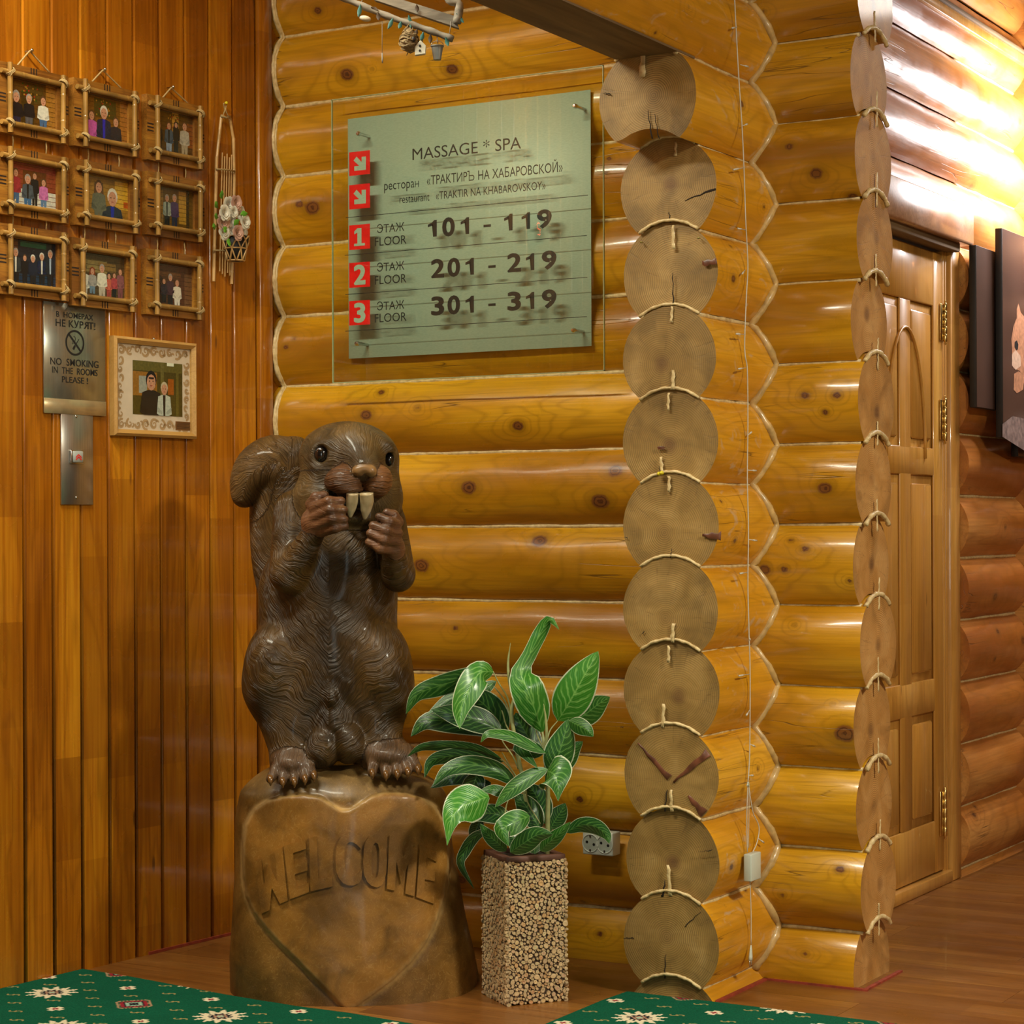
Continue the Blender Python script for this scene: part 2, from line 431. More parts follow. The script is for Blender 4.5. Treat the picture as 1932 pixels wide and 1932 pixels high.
# floor and ceiling ------------------------------------------------------
floor = struct(box('floor', -5.1, 2.2, -2.0, 10.5, -.10, -.012, M['floor']))
pw = 0.192; row = 0
y = 4.2
while y < 10.0:
    off = (row * 0.47) % 1.28
    x = -4.42 - off
    while x < 0.6:
        x0 = max(x, -4.42); x1 = min(x + 1.28, .6)
        right_of = x0 > -2.7
        if x1 - x0 > .02 and (y < 6.2 or x1 > -2.7):
            o = box('floor_board', x0 + .0006, x1 - .0006, y + .0006, y + pw - .0006, -.012, 0, M['floor'], floor, 0)
            o['kind'] = 'structure'
        x += 1.28
    y += pw; row += 1
ceil = struct(box('ceiling', -5.1, 2.2, -2.0, 10.5, ZC + .012, ZC + .1, M['ceil']))
for i in range(26):
    x = -4.2 + i * .14
    if x < 2.0:
        o = box('ceiling_board', x + .003, x + .137, -1.9, 10.3, ZC, ZC + .012, M['ceil'], ceil, .003); o['kind'] = 'structure'
struct(box('wall_right', 2.2, 2.3, -2.0, 10.5, 0, ZC, M['whitewall']))
struct(box('wall_front', -5.1, 2.3, -2.1, -2.0, 0, ZC, M['whitewall']))
struct(box('wall_far', -4.5, 2.3, 10.4, 10.5, 0, ZC, M['log_corridor']))

# plank wall on the left --------------------------------------------------
wl = struct(box('wall_left', -.12, -.016, -7.8, .9, 0, ZC, M['plank'])); wl.location = (XA, 5.70, 0); wl.rotation_euler = (0, 0, -WA)
PW = 0.1137; yy = -.195 - 26 * PW
def plank_bm(w):
    b = bmesh.new(); t = .016; c = .0048
    prof = [(0.0, 0.0), (0.0015, .006), (c * .55, .0115), (c, .0145), (c + .003, t), (w - c - .003, t), (w - c, .0145), (w - c * .55, .0115), (w - .0015, .006), (w, 0)]
    va = [b.verts.new((p[0], -p[1], 0)) for p in prof]; vb = [b.verts.new((p[0], -p[1], ZC)) for p in prof]
    for i in range(len(prof) - 1):
        f = b.faces.new((va[i], va[i + 1], vb[i + 1], vb[i])); f.smooth = i != 4
    b.faces.new(va[::-1]); b.faces.new(vb)
    return b
pm = None
for i in range(27):
    y0 = yy + i * PW
    if pm is None:
        o = bmobj('plank', plank_bm(PW), M['plank'], wl); pm = o.data
    else:
        o = link(bpy.data.objects.new('plank', pm), wl)
    o.location = (-.016, y0, 0); o.rotation_euler = (0, 0, pi / 2)
ct = box('corner_strip', -.016, .012, -.078, -.012, 0, ZC, M['plank'], wl, .003)
box('paint_line', -.002, .004, -.60, -.01, .0005, .009, M['redpaint'], wl)

# back wall ---------------------------------------------------------------
wb = struct(empty('wall_back', (0, 0, 0)))
lm = [M['log'], M['end_right']]
for k in range(-6, 10):
    z = ZK + S / 2 + k * S
    if z - R > ZC: continue
    make_log_mesh('log', 'X', XA - .02, XEND + .012 * sin(k * 2.3), YB + .003 * sin(k * 3.1), z, lm, wb, end0=False, rr=R * (1 + .008 * sin(k * 1.7)), low=(k > -6), seed=k,
                  cut_bottom=-.01 if k <= -6 else None)
# cross wall --------------------------------------------------------------
wc = struct(empty('wall_side', (0, 0, 0)))
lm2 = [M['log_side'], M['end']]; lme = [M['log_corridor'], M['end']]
ends = {}
for k in range(-6, 10):
    z = ZK + k * S
    ye = YEND + .006 * sin(k * 2.9); rr = R * (1 + .01 * sin(k * 2.1))
    if k == 5: ye = YEND - .13; rr = R * 1.0
    if k >= 6: ye = 1.2
    ends[k] = ye
    make_log_mesh('log', 'Y', ye, YB + .02, XC, z, lm2, wc, end1=False, rr=rr, low=(k > -6 and k != 6), seed=k + 40, step=.0125 if k < 6 else .03,
                  cut_bottom=-.01 if k <= -6 else (ZK + 5 * S + S / 2 + .004 if k == 6 else None))
    # behind the back wall the same courses go on, with a doorway
    for (a, b_) in ((YB - .02, 6.66), (7.70, 10.4)) if z < 2.42 else ((YB - .02, 10.4),):
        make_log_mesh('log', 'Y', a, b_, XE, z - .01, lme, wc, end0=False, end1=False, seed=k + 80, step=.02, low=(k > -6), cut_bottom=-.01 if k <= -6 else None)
# flat sawn underside of the lintel log
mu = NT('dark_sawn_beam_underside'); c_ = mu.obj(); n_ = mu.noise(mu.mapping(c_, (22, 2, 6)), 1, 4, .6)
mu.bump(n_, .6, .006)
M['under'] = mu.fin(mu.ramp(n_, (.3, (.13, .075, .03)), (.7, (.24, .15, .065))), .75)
hw = sqrt(R * R - (S / 2 - .004) ** 2) + .002
zu = ZK + 5 * S + S / 2 + .004
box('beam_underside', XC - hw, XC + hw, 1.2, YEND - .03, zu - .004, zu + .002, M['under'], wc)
# logs of the next cross wall, only their ends stand out of the corridor wall
for k in range(-5, 10):
    z = ZK + S / 2 + k * S
    o = make_log_mesh('log', 'X', XE - .02, XE + .30, 8.60, z, [M['log_corridor'], M['end']], wc, end0=False, seed=k + 130, step=.05, low=True)

# sealant -----------------------------------------------------------------
def wob(p, i, a=.0007): return [p[0] + a * sin(i * 1.9 + p[2] * 9), p[1] + a * sin(i * 2.7), p[2] + a * sin(i * 1.3 + 1)]
def rope(name, pts, r, parent, flat=.6, n=6):
    rr = [r * (1 + .12 * sin(i * 1.13 + pts[0][2] * 20) + .08 * sin(i * 2.9)) for i in range(len(pts))]
    V, Fc = tube([wob(p, i) for i, p in enumerate(pts)], rr, n, True, flat)
    return mesh(name, V, Fc, M['sealant'], parent, True)
hj = sqrt(R * R - S * S / 4)
for k in range(-5, 9):   # joints of the back wall
    z = ZK + k * S; yj = YB - hj + .004
    rope('sealant_rope', [(x, yj - .0055, z - .001) for x in np.arange(XA, XC - hj + .02, .03)], .0075, wb, 1.0)
    rope('sealant_rope', [(x, yj - .0015, z) for x in np.arange(XC + hj - .01, XEND, .03)], .0070, wb, 1.0)
for k in range(-6, 8):   # joints of the cross wall
    z = ZK + S / 2 + k * S; xj = XC + hj - .003
    y0 = max(ends[k + 1], ends[k] if k >= -6 and k in ends else 0, 1.2) if k + 1 < 6 else 1.3
    if k + 1 == 6: y0 = YEND - .14
    rope('sealant_rope', [(xj + .0015, y, z) for y in np.arange(y0 + .004, YB - hj + .02, .03)], .0068, wc, 1.0)
    rope('sealant_rope', [(XE + hj - .001, y, z - .01) for y in np.arange(7.71, 10.2, .05)], .0075, wc, 1.0)
    if k < 5:
        rope('sealant_rope', [(XC - hj + .002, y, z) for y in np.arange(y0 + .004, YB - hj, .03)], .0068, wc, 1.0)
box('sealing_board', XE + hj - .02, XE + hj + .012, 7.705, 8.45, .462 - .022, .462 + .022, M['casing'], wc, .004)
zs = np.arange(.03, 3.5, .014)
for sgn in (1, -1):      # zig-zag bead where the two walls cross
    pts = [(XC + sgn * (cz(z) + .001), YB - bz(z) - .002, z) for z in zs]
    o = rope('corner_sealant', pts, .0145, wc, .8, 8); o.data.materials[0] = M['tan_sealant']
pts = [(XA + .012, YB - bz(z) - .004, z) for z in zs]
rope('corner_sealant', pts, .008, wb, .8, 7)
pts = [(XA + .019, YB - bz(z) - .001, z) for z in zs]
rope('corner_sealant', pts, .005, wb, .8, 7)

# saw-cut ends: bead over each log and the vertical seams, drying cracks
def wedge(name, p0, p1, w0, w1, nrm, mat, parent, th=.003):
    """thin strip from p0 to p1 with half widths w0,w1, standing th proud of a face with normal nrm"""
    p0, p1, nrm = (np.asarray(a, float) for a in (p0, p1, nrm)); d = p1 - p0; s = np.cross(d, nrm); s /= np.linalg.norm(s)
    k = 7; V = []; Fc = []
    for i in range(k):
        t = i / (k - 1); c = p0 + d * t + s * .0016 * sin(i * 2.3 + p0[2] * 40); w = w0 + (w1 - w0) * t
        w *= 1 + .2 * sin(i * 1.7 + p0[2] * 31)
        V += [c - s * w - nrm * .001, c - s * w * .6 + nrm * th, c + s * w * .6 + nrm * th, c + s * w - nrm * .001]
    for i in range(k - 1):
        for j in range(3):
            Fc.append((i * 4 + j, i * 4 + j + 1, (i + 1) * 4 + j + 1, (i + 1) * 4 + j))
    Fc.append((0, 3, 2, 1)); e = (k - 1) * 4; Fc.append((e, e + 1, e + 2, e + 3))
    return mesh(name, V, Fc, mat, parent, True)
def arc_pts(cx, z, r, a0, a1, n, f):
    return [f(cx + r * cos(a), z + r * sin(a)) for a in np.linspace(a0, a1, n)]
# seams (px) on the hall ends: (x top, y top, x bottom, y bottom) read along the column
for (x0, y0, x1, y1, w) in [(1213,88,1211,145,5.5),(1275,268,1274,294,2.6),(1269,425,1270,470,3.2),(1268,578,1266,608,2.6),(1270,698,1269,735,3.6),
        (1261,741,1260,774,2.6),(1246,862,1249,892,3.2),(1262,898,1262,928,3),(1270,1176,1268,1212,3.6),(1261,1218,1261,1250,2.8),(1252,1328,1250,1372,3.4),
        (1265,1490,1267,1531,3.2),(1260,1632,1264,1690,3.6)]:
    yp = YEND if y0 > 250 else YEND - .13
    a = onY(x0, y0, yp - .007); b = onY(x1, y1, yp - .007)
    wedge('sealant_seam', a, b, w * .0013, w * .0017, (0, -1, 0), M['sealant'], wc, .0012)
for (x0, y0, x1, y1, w) in [(1222,208,1230,262,1.6),(1235,215,1243,262,1.0),(1262,400,1265,420,1.5),(1269,515,1270,574,1.4),(1258,1490,1254,1531,1.6),(1255,1660,1250,1692,2.6),
        (1256,1800,1254,1846,1.6),(1322,1720,1292,1748,1.2),(1176,1770,1196,1770,1.0),(1268,1035,1265,1052,1.0),(1137,175,1152,178,1.3),(1292,378,1350,356,2.2),
        (1216,1190,1212,1196,1),(1178,1013,1184,1015,.8),(1170,1372,1176,1372,.8),(1318,1608,1344,1604,.8),(1243,880,1246,893,1.0)]:
    yp = YEND if y0 > 262 else YEND - .13
    wedge('crack', onY(x0, y0, yp - .006), onY(x1, y1, yp - .006), w * .0004, w * .0016, (0, -1, 0), M['crack'], wc, .0008)
M['resin'] = plain('dark_red_resin', (.14, .045, .020), .45, coat=.1, var=.5)
for q in ((1203, 1402, 1262, 1468, 1.2, 5), (1336, 1420, 1270, 1476, 6, 1.5), (1298, 1502, 1328, 1536, 2, 7), (1360, 1012, 1325, 1010, 6, 2), (1352, 493, 1325, 497, 4, 4), (1247, 842, 1247, 848, 6, 6)):
    wedge('resin_streak', onY(q[0], q[1], YEND - .007), onY(q[2], q[3], YEND - .007), q[4] * .0019, q[5] * .0019, (0, -1, 0), M['resin'], wc, .0002)
for k in range(-7, 5):
    z = ZK + k * S; ye = ends.get(k, YEND)
    yy_ = min(ends.get(k, YEND), ends.get(k + 1, YEND) if k < 4 else YEND) - .002
    aw = 0.66 if k != 4 else .6
    rope('sealant_bead', arc_pts(XC, z, R + .003, pi / 2 + aw, pi / 2 - aw, 26, lambda a, b: (a, yy_ + .0015, b)), .0046, wc, 1.0, 7)
z = ZK + 5 * S
rope('sealant_bead', arc_pts(XC, z, R + .003, pi / 2 + .72, pi / 2 - .66, 22, lambda a, b: (a, ends[5] - .001, b)), .004, wc, 1.0, 7)
# ends of the back wall
for k in range(-6, 8):
    z = ZK + S / 2 + k * S
    xe = XEND + .014
    rope('sealant_bead', arc_pts(YB, z, R + .003, pi / 2 + .68, pi / 2 - .68, 24, lambda a, b: (xe - .003, a, b)), .0072, wb, 1.0, 7)
    sg = .010 * sin(k * 2.2)
    for zz0, zz1 in ((z + R + .006, z + R - .035 - .015 * abs(sin(k * 1.3))), (z + R + .035 + .02 * abs(sin(k * 2.7)), z + R + .002)):
        wedge('sealant_seam', (XEND + .013, YB + sg, zz0), (XEND + .013, YB + sg * .6, zz1), .0026, .0048, (1, 0, 0), M['sealant'], wb, .0012)
# red paint line on the floor round the logs
box('trim_1', XC + .125, XC + .137, 5.36, YB - .13, 0, .006, M['redpaint'])['kind'] = 'structure'
box('trim_2', XC + .125, XEND + .03, YB - .149, YB - .137, 0, .006, M['redpaint'])['kind'] = 'structure'
box('trim_3', XEND + .016, XEND + .028, YB - .14, YB + .15, 0, .006, M['redpaint'])['kind'] = 'structure'

# ------------------------------------------------------------------ corridor door, casing and wall
def dx(px, py, X): p = onX(px, py, X); return p[1], p[2]
door = struct(empty('door_1', (XE - .02, 6.55, 0)))
def dbox(name, x0, x1, y0, y1, z0, z1, mat, bev=.004, parent=door):
    o = box(name, x0 - parent.location.x, x1 - parent.location.x, y0 - parent.location.y, y1 - parent.location.y, z0, z1, mat, parent, bev); return o
XD = XE + .094      # door face
Y1 = 7.56           # hinge edge of the slab
Y0 = 6.76
YM = (Y0 + Y1) / 2
dbox('slab', XD - .04, XD - .012, Y0, Y1, .05, 2.32, M['door'])
for (a, b_) in ((Y0, Y0 + .11), (Y1 - .095, Y1)):
    dbox('stile', XD - .012, XD, a, b_, .05, 2.32, M['door'])
for (a, b_) in ((.05, .24), (.64, .76), (1.50, 1.60), (2.12, 2.32)):
    dbox('rail', XD - .012, XD - .001, Y0 + .11, Y1 - .095, a, b_, M['door'])
dbox('mullion', XD - .012, XD - .0015, YM - .05, YM + .06, .24, 2.12, M['door'])
for (z0, z1) in ((.24, .64), (.76, 1.50), (1.60, 2.12)):
    for (a, b_) in ((Y0 + .11, YM - .05), (YM + .06, Y1 - .095)):
        dbox('panel', XD - .016, XD - .003, a + .022, b_ - .022, z0 + .03, z1 - .03, M['door'], .007)
ap = [(XD + .001, YM + .005 + .20 * cos(a), 1.56 + .46 * sin(a)) for a in np.linspace(.0, pi, 24)]
V, Fc = tube([(p[0] - door.location.x, p[1] - door.location.y, p[2]) for p in ap], .006, 8)
mesh('arched_moulding', V, Fc, M['door'], door, True)
dbox('jamb_strip', XD - .05, XD + .002, 7.563, 7.582, .0, 2.36, M['casing'])
dbox('jamb_strip', XD - .05, XD + .004, 7.586, 7.600, .0, 2.36, M['casing'])
dbox('jamb', XD - .08, XD + .012, 6.66, 6.75, 0, 2.38, M['casing'])
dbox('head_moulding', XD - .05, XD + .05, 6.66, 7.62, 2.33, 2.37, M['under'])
dbox('threshold', XD - .05, XD + .02, 6.70, 7.60, .0, .045, M['casing'])
brass = plain('polished_brass_hinge', (.75, .55, .22), .25, 1.0)
for (ya, yb) in ((572, 645), (752, 832), (1490, 1578)):
    p0 = onX(1783, ya, XD + .010); p1 = onX(1783, yb, XD + .010)
    h = empty('hinge', (p0[0] - door.location.x, p0[1] - door.location.y, 0), 0, door)
    z0, z1 = p1[2], p0[2]; n = 5
    prof = [(0, z0 - .012), (.005, z0 - .008), (.0025, z0 - .002)]
    for i in range(n):
        a = z0 + (z1 - z0) * i / n; b_ = z0 + (z1 - z0) * (i + 1) / n
        prof += [(.0055, a), (.0078, a + .003), (.0078, b_ - .003), (.0055, b_)]
    prof += [(.0025, z1 + .002), (.005, z1 + .008), (0, z1 + .012)]
    V, Fc = lathe(prof, 10, False)
    mesh('hinge_barrel', V, Fc, brass, h, True)
    box('hinge_leaf', -.009, -.003, -.040, .002, z0 + .004, z1 - .004, brass, h, .001)
post = struct(box('trim_4', XE + .02, XD + .020, 7.603, 7.700, 0, 2.36, M['casing'], None, .006))
beam = struct(box('trim_5', XE + .03, XE + .172, 6.35, 7.70, 2.36, 2.505, M['lintel'], None, .008))
# cable rail under the corridor ceiling
p = onX(1766, 0, XE + R + .01)
rail = struct(empty('trim_6', (0, 0, 0)))
box('rail', XE + R - .02, XE + R + .015, 6.0, 10.3, p[2] - .035, p[2] + .005, M['casing'], rail, .003)
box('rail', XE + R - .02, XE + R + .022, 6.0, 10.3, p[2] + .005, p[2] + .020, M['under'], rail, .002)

# ------------------------------------------------------------------ carpet
def carpet_material():
    m = NT('green_hotel_carpet'); c = m.n('ShaderNodeTexCoord').outputs['Object']; s = m.sep(c)
    P = .60   # pattern repeat
    def cell(v, off, per): # signed distance from the nearest lattice line
        return m.math('SUBTRACT', m.math('MODULO', m.math('ADD', v, 100 * per + per / 2 - off), per), per / 2)
    def lattice(ox, oy, px_=P, py_=P): return cell(s[0], ox, px_), cell(s[1], oy, py_)
    q = .007
    def quant(v): return m.math('MULTIPLY', m.math('ROUND', m.math('DIVIDE', v, q)), q)
    def rosette(u, v, r, n=8, amp=.28):
        u = quant(u); v = quant(v)
        d = m.math('SQRT', m.math('ADD', m.math('MULTIPLY', u, u), m.math('MULTIPLY', v, v)))
        a = m.math('ARCTAN2', v, u)
        return m.math('DIVIDE', m.math('DIVIDE', d, m.math('ADD', 1.0, m.math('MULTIPLY', m.math('COSINE', m.math('MULTIPLY', a, n)), amp))), r)
    g = m.noise(c, 240, 2)
    base = m.ramp(g, (.3, (.002, .068, .034)), (.7, (.005, .115, .058)))
    base = m.mix(m.ramp(m.noise(c, 4, 3), (.4, .25), (.7, 0.0)), base, (.002, .045, .022))
    def less(v, t): return m.math('LESS_THAN', v, t)
    cream = (.72, .62, .42); red = (.28, .02, .03); navy = (.012, .016, .022)
    for (ox, oy) in ((0., 0.), (P / 8, P / 8)):   # tiny hooked marks
        u, v = lattice(ox, oy, P / 4, P / 4)
        du = m.math('SUBTRACT', m.math('ABSOLUTE', u), .0105)
        dd = m.math('SQRT', m.math('ADD', m.math('MULTIPLY', du, du), m.math('MULTIPLY', v, v)))
        t = m.math('MULTIPLY', less(dd, .0115), m.math('GREATER_THAN', dd, .0058))
        t = m.math('MULTIPLY', t, m.math('GREATER_THAN', m.math('ADD', m.math('MULTIPLY', u, v), .00003), 0.0))
        base = m.mix(t, base, (.30, .24, .09))
    G = (.004, .085, .042)
    def add(base, ox, oy, r, cols, n=8, amp=.28):
        u, v = lattice(ox, oy); d = rosette(u, v, r, n, amp)
        for th, cc in cols: base = m.mix(less(d, th), base, cc)
        return base
    big = ((1.35, G), (1.0, cream), (.50, navy), (.34, (.40, .22, .14)), (.22, navy), (.13, (.35, .5, .36)))
    base = add(base, .0, .0, .059, big, 12, .26); base = add(base, P / 2, P / 2, .059, big, 12, .26)
    med = ((1.3, G), (1.0, (.42, .25, .14)), (.88, G), (.80, red), (.62, navy), (.48, (.30, .45, .33)), (.24, navy))
    base = add(base, P / 2, .0, .052, med, 4, .14); base = add(base, .0, P / 2, .052, med, 4, .14)
    for (ox, oy) in ((P / 4, P / 4), (3 * P / 4, 3 * P / 4), (P / 4, 3 * P / 4), (3 * P / 4, P / 4)):
        base = add(base, ox, oy, .022, ((1.6, G), (1.0, cream), (.45, red)), 4, .22)
    m.bump(g, .6, .004)
    return m.fin(base, .95, spec=.1)
M['carpet'] = carpet_material()
def carpet(outl, origin, label):
    b = bmesh.new(); outl = [(p[0] - origin[0], p[1] - origin[1]) for p in outl]
    top = [b.verts.new((p[0], p[1], .007)) for p in outl]; bot = [b.verts.new((p[0], p[1], .0005)) for p in outl]
    b.faces.new(top[::-1]); b.faces.new(bot)
    for i in range(len(outl)):
        j = (i + 1) % len(outl); b.faces.new((top[i], top[j], bot[j], bot[i]))
    bmesh.ops.recalc_face_normals(b, faces=b.faces[:])
    o = bmobj('carpet', b, M['carpet']); o.location = (origin[0], origin[1], 0); tag(o, label, 'carpet')
xl = XA + .006
EDG = [tuple(onZ(x, y, .007)[:2]) for x, y in ((250, 1843), (430, 1877), (560, 1898), (660, 1911), (770, 1930), (900, 1952))]
def xw(y): return XA + .004 + (y - 5.70) * math.tan(WA)
Y0_ = onZ(172, 1830, .007)[1]
carpet([(xw(Y0_), Y0_)] + EDG + [(-2.75, EDG[-1][1]), (-2.75, 3.2), (xw(3.2), 3.2)], (-4.15, 4.53), 'green patterned carpet along the plank wall before the squirrel')
carpet([(-2.745, 3.2), (-2.745, 5.20), (-2.735, 5.336), (-2.2, 5.336), (-1.6, 5.33), (-.6, 5.31), (1.2, 5.28), (1.2, 3.2)], (-2.56, 5.065), 'green patterned carpet ending at the stacked log ends')
# ------------------------------------------------------------------ lettering helper
def inside(pt, P):
    x, y = pt; c = False; n = len(P)
    for i in range(n):
        (x0, y0), (x1, y1) = P[i], P[(i + 1) % n]
        if (y0 > y) != (y1 > y) and x < (x1 - x0) * (y - y0) / (y1 - y0) + x0: c = not c
    return c
TXO = None; GL = {}
LATIN = dict(zip('РАТНКВСОМЕХрсоаех', 'PATHKBCOMEXpcoaex'))
def raw_loops(body):
    global TXO
    if TXO is None:
        cu = bpy.data.curves.new('t', 'FONT'); cu.size = 1.0; cu.resolution_u = 4; cu.fill_mode = 'NONE'; TXO = bpy.data.objects.new('t', cu); COL.objects.link(TXO)
    TXO.data.body = body; bpy.context.view_layer.update()
    me = bpy.data.meshes.new_from_object(TXO.evaluated_get(bpy.context.evaluated_depsgraph_get()))
    co = [(v.co.x, v.co.y) for v in me.vertices]; nb = {}
    for e in me.edges:
        a, b_ = e.vertices; nb.setdefault(a, []).append(b_); nb.setdefault(b_, []).append(a)
    bpy.data.meshes.remove(me); seen = set(); L = []
    for st in nb:
        if st in seen: continue
        lp_ = [st]; seen.add(st); cur = st
        while True:
            nx = [q for q in nb[cur] if q not in seen]
            if not nx: break
            cur = nx[0]; seen.add(cur); lp_.append(cur)
        P = []
        for i in lp_:
            if not P or abs(P[-1][0] - co[i][0]) + abs(P[-1][1] - co[i][1]) > 1e-5: P.append(co[i])
        if len(P) > 2: L.append(P)
    return L
def xr(L): xs = [p[0] for l in L for p in l]; return min(xs), max(xs)
def glyph(ch):
    """outline loops of one character from x=0, and its advance"""
    if ch in GL: return GL[ch]
    if 'HH' not in GL:
        w2 = xr(raw_loops('HH')); w1 = xr(raw_loops('H')); GL['HH'] = (w2[1] - w2[0], w1[0])
    if ch in 'тн':
        L, adv = glyph({'т': 'T', 'н': 'H'}[ch]); GL[ch] = ([[(x * .72, y * .66) for x, y in l] for l in L], adv * .74); return GL[ch]
    c = LATIN.get(ch, ch); mir = {'Я': 'R', 'И': 'N'}.get(c); c2 = mir or c
    if c == 'Ъ':
        k = [(.62 + .20 * sin(t), .205 - .205 * cos(t)) for t in np.linspace(pi * .0, pi, 12)]; q = [(.60 + .125 * sin(t), .205 - .13 * cos(t)) for t in np.linspace(0, pi, 12)]
        outer = [(0., .655), (.18, .655), (.18, 0.)] + k + [(.26, .41), (.26, .73), (0., .73)]; hole = [(.26, .075)] + q + [(.26, .335)]
        GL[ch] = ([outer, hole], .90); return GL[ch]
    if c == ' ': GL[ch] = ([], .30); return GL[ch]
    L = raw_loops(c2); w3 = xr(raw_loops('H' + c2 + 'H')); adv = (w3[1] - w3[0]) - GL['HH'][0]
    if mir: x0, x1 = xr(L); L = [[(x0 + x1 - p[0], p[1]) for p in l][::-1] for l in L]
    GL[ch] = (L, adv); return GL[ch]
def text_bm(s, w, h=None, bold=0.0, cap='H'):
    """flat lettering as mesh data (x right, z up), fitted to width w and capital height h, starting at 0,0"""
    V = []; Fc = []; pen = 0.0
    C = glyph(cap)[0]; ys = [p[1] for l in C for p in l]; capz = (min(ys), max(ys))
    for ch in s:
        L, adv = glyph(ch); L = [[(x + pen, y) for x, y in l] for l in L]; pen += adv
        ar = [abs(sum(l[i][0] * l[(i + 1) % len(l)][1] - l[(i + 1) % len(l)][0] * l[i][1] for i in range(len(l)))) / 2 for l in L]
        par = [[j for j in range(len(L)) if j != i and ar[j] > ar[i] and inside(l[0], L[j]) and inside(l[len(l) // 2], L[j])] for i, l in enumerate(L)]
        for i, l in enumerate(L):
            if len(par[i]) % 2: continue
            holes = [L[j] for j in range(len(L)) if len(par[j]) % 2 and i in par[j] and len(par[j]) == len(par[i]) + 1]
            bm = bmesh.new(); ed = []
            for q, hole in [(l, False)] + [(h_, True) for h_ in holes]:
                k = len(q); A_ = sum(q[m_][0] * q[(m_ + 1) % k][1] - q[(m_ + 1) % k][0] * q[m_][1] for m_ in range(k)); sg = (1 if A_ > 0 else -1) * (-1 if hole else 1)
                vs = []
                for m_ in range(k):
                    (xa, ya), (xb, yb) = q[m_ - 1], q[(m_ + 1) % k]; L_ = math.hypot(xb - xa, yb - ya) + 1e-9
                    vs.append(bm.verts.new((q[m_][0] + sg * bold * (yb - ya) / L_, q[m_][1] - sg * bold * (xb - xa) / L_, 0)))
                ed += [bm.edges.new((vs[m_], vs[(m_ + 1) % k])) for m_ in range(k)]
            bmesh.ops.triangle_fill(bm, use_beauty=True, use_dissolve=False, edges=ed, normal=(0, 0, 1))
            bm.verts.index_update(); b0 = len(V); V += [(v.co.x, v.co.y) for v in bm.verts]
            for f in bm.faces:
                q = [b0 + v.index for v in f.verts]
                Fc.append(tuple(q) if f.normal.z > 0 else tuple(q[::-1]))
            bm.free()
    xs = [v[0] for v in V]; x0, x1 = min(xs), max(xs)
    sx = w / (x1 - x0); sy = (h / (capz[1] - capz[0])) if h else sx
    return [((x - x0) * sx, (y - capz[0]) * sy) for x, y in V], Fc
def letter_obj(name, s, x, z, y, w, h, mat, parent, bold=0.0, cap='H', th=.0006):
    """lettering on a -y facing plane at local (x, z); a thin slab so that it has a front and sides"""
    V, Fc = text_bm(s, w, h, bold, cap)
    VV = [(x + a, y - th, z + b) for a, b in V]
    return mesh(name, VV, Fc, mat, parent)
M['black'] = plain('black_print', (.010, .010, .010), .5)
M['red'] = plain('red_film', (.80, .012, .010), .35)

def wall_item(name, c, on):
    """empty whose local -y looks out of the wall; on='A' plank wall, 'B' back wall, 'E' cross wall"""
    o = empty(name, tuple(c), {'A': pi / 2 - WA, 'B': 0, 'C': pi / 2}[on])
    return o
def loc(o, p):   # world point -> local of a wall item
    d = np.asarray(p, float) - np.array(o.location)
    a = o.rotation_euler[2]
    return np.array([d[0] * cos(a) + d[1] * sin(a), -d[0] * sin(a) + d[1] * cos(a), d[2]])

# ------------------------------------------------------------------ directory sign on stand-offs
YG = YB - R - .075      # glass front
YP = YB - R - .012      # metal plate
def B(px, py, Y): return onY(px, py, Y)
c0 = (B(627, 190, YG) + B(1138, 700, YG)) / 2
sign = wall_item('directory_sign', (c0[0], YG, c0[2]), 'B')
tag(sign, 'glass and metal directory board listing floors, massage and restaurant', 'sign')
def quad_slab(name, pxs, Y, th, mat, parent, bev=.001):
    q = [loc(parent, B(x, y, Y)) for x, y in pxs]
    x0 = (q[0][0] + q[3][0]) / 2; x1 = (q[1][0] + q[2][0]) / 2; z1 = (q[0][2] + q[1][2]) / 2; z0 = (q[2][2] + q[3][2]) / 2
    y = q[0][1]
    return box(name, x0, x1, y, y + th, z0, z1, mat, parent, bev), (x0, x1, z0, z1)
g = NT('clear_sign_glass')
tr = g.n('ShaderNodeBsdfTransparent'); g.set(tr, 0, (.96, .985, .94, 1)); gl = g.n('ShaderNodeBsdfGlossy'); g.set(gl, 'Roughness', .01); g.set(gl, 0, (1, 1, 1, 1))
fr = g.n('ShaderNodeFresnel'); g.set(fr, 0, 1.5); mx = g.n('ShaderNodeMixShader')
g.set(mx, 0, g.math('MULTIPLY', fr.outputs[0], g.math('SUBTRACT', 1.0, g.n('ShaderNodeNewGeometry').outputs['Backfacing']))); g.t.links.new(tr.outputs[0], mx.inputs[1]); g.t.links.new(gl.outputs[0], mx.inputs[2]); g.t.links.new(mx.outputs[0], g.out.inputs[0])
M['glass'] = g.m
M['glassedge'] = plain('green_glass_edge', (.35, .42, .22), .2)
gp, gb = quad_slab('glass_pane', [(627, 190), (1140, 120), (1138, 700), (625, 723)], YG, .006, M['glass'], sign, 0)
e = MB(); x0, x1, z0, z1 = gb; w = .0022
for (a, b_, c, d) in ((x0, x0 + w, z0, z1), (x1 - w, x1, z0, z1), (x0, x1, z0, z0 + w), (x0, x1, z1 - w, z1)):
    e.add([(a, -.0004, c), (b_, -.0004, c), (b_, -.0004, d), (a, -.0004, d), (a, .0064, c), (b_, .0064, c), (b_, .0064, d), (a, .0064, d)],
          [(0, 1, 2, 3), (7, 6, 5, 4), (0, 4, 5, 1), (1, 5, 6, 2), (2, 6, 7, 3), (3, 7, 4, 0)])
e.build('polished_edge', M['glassedge'], sign, False)
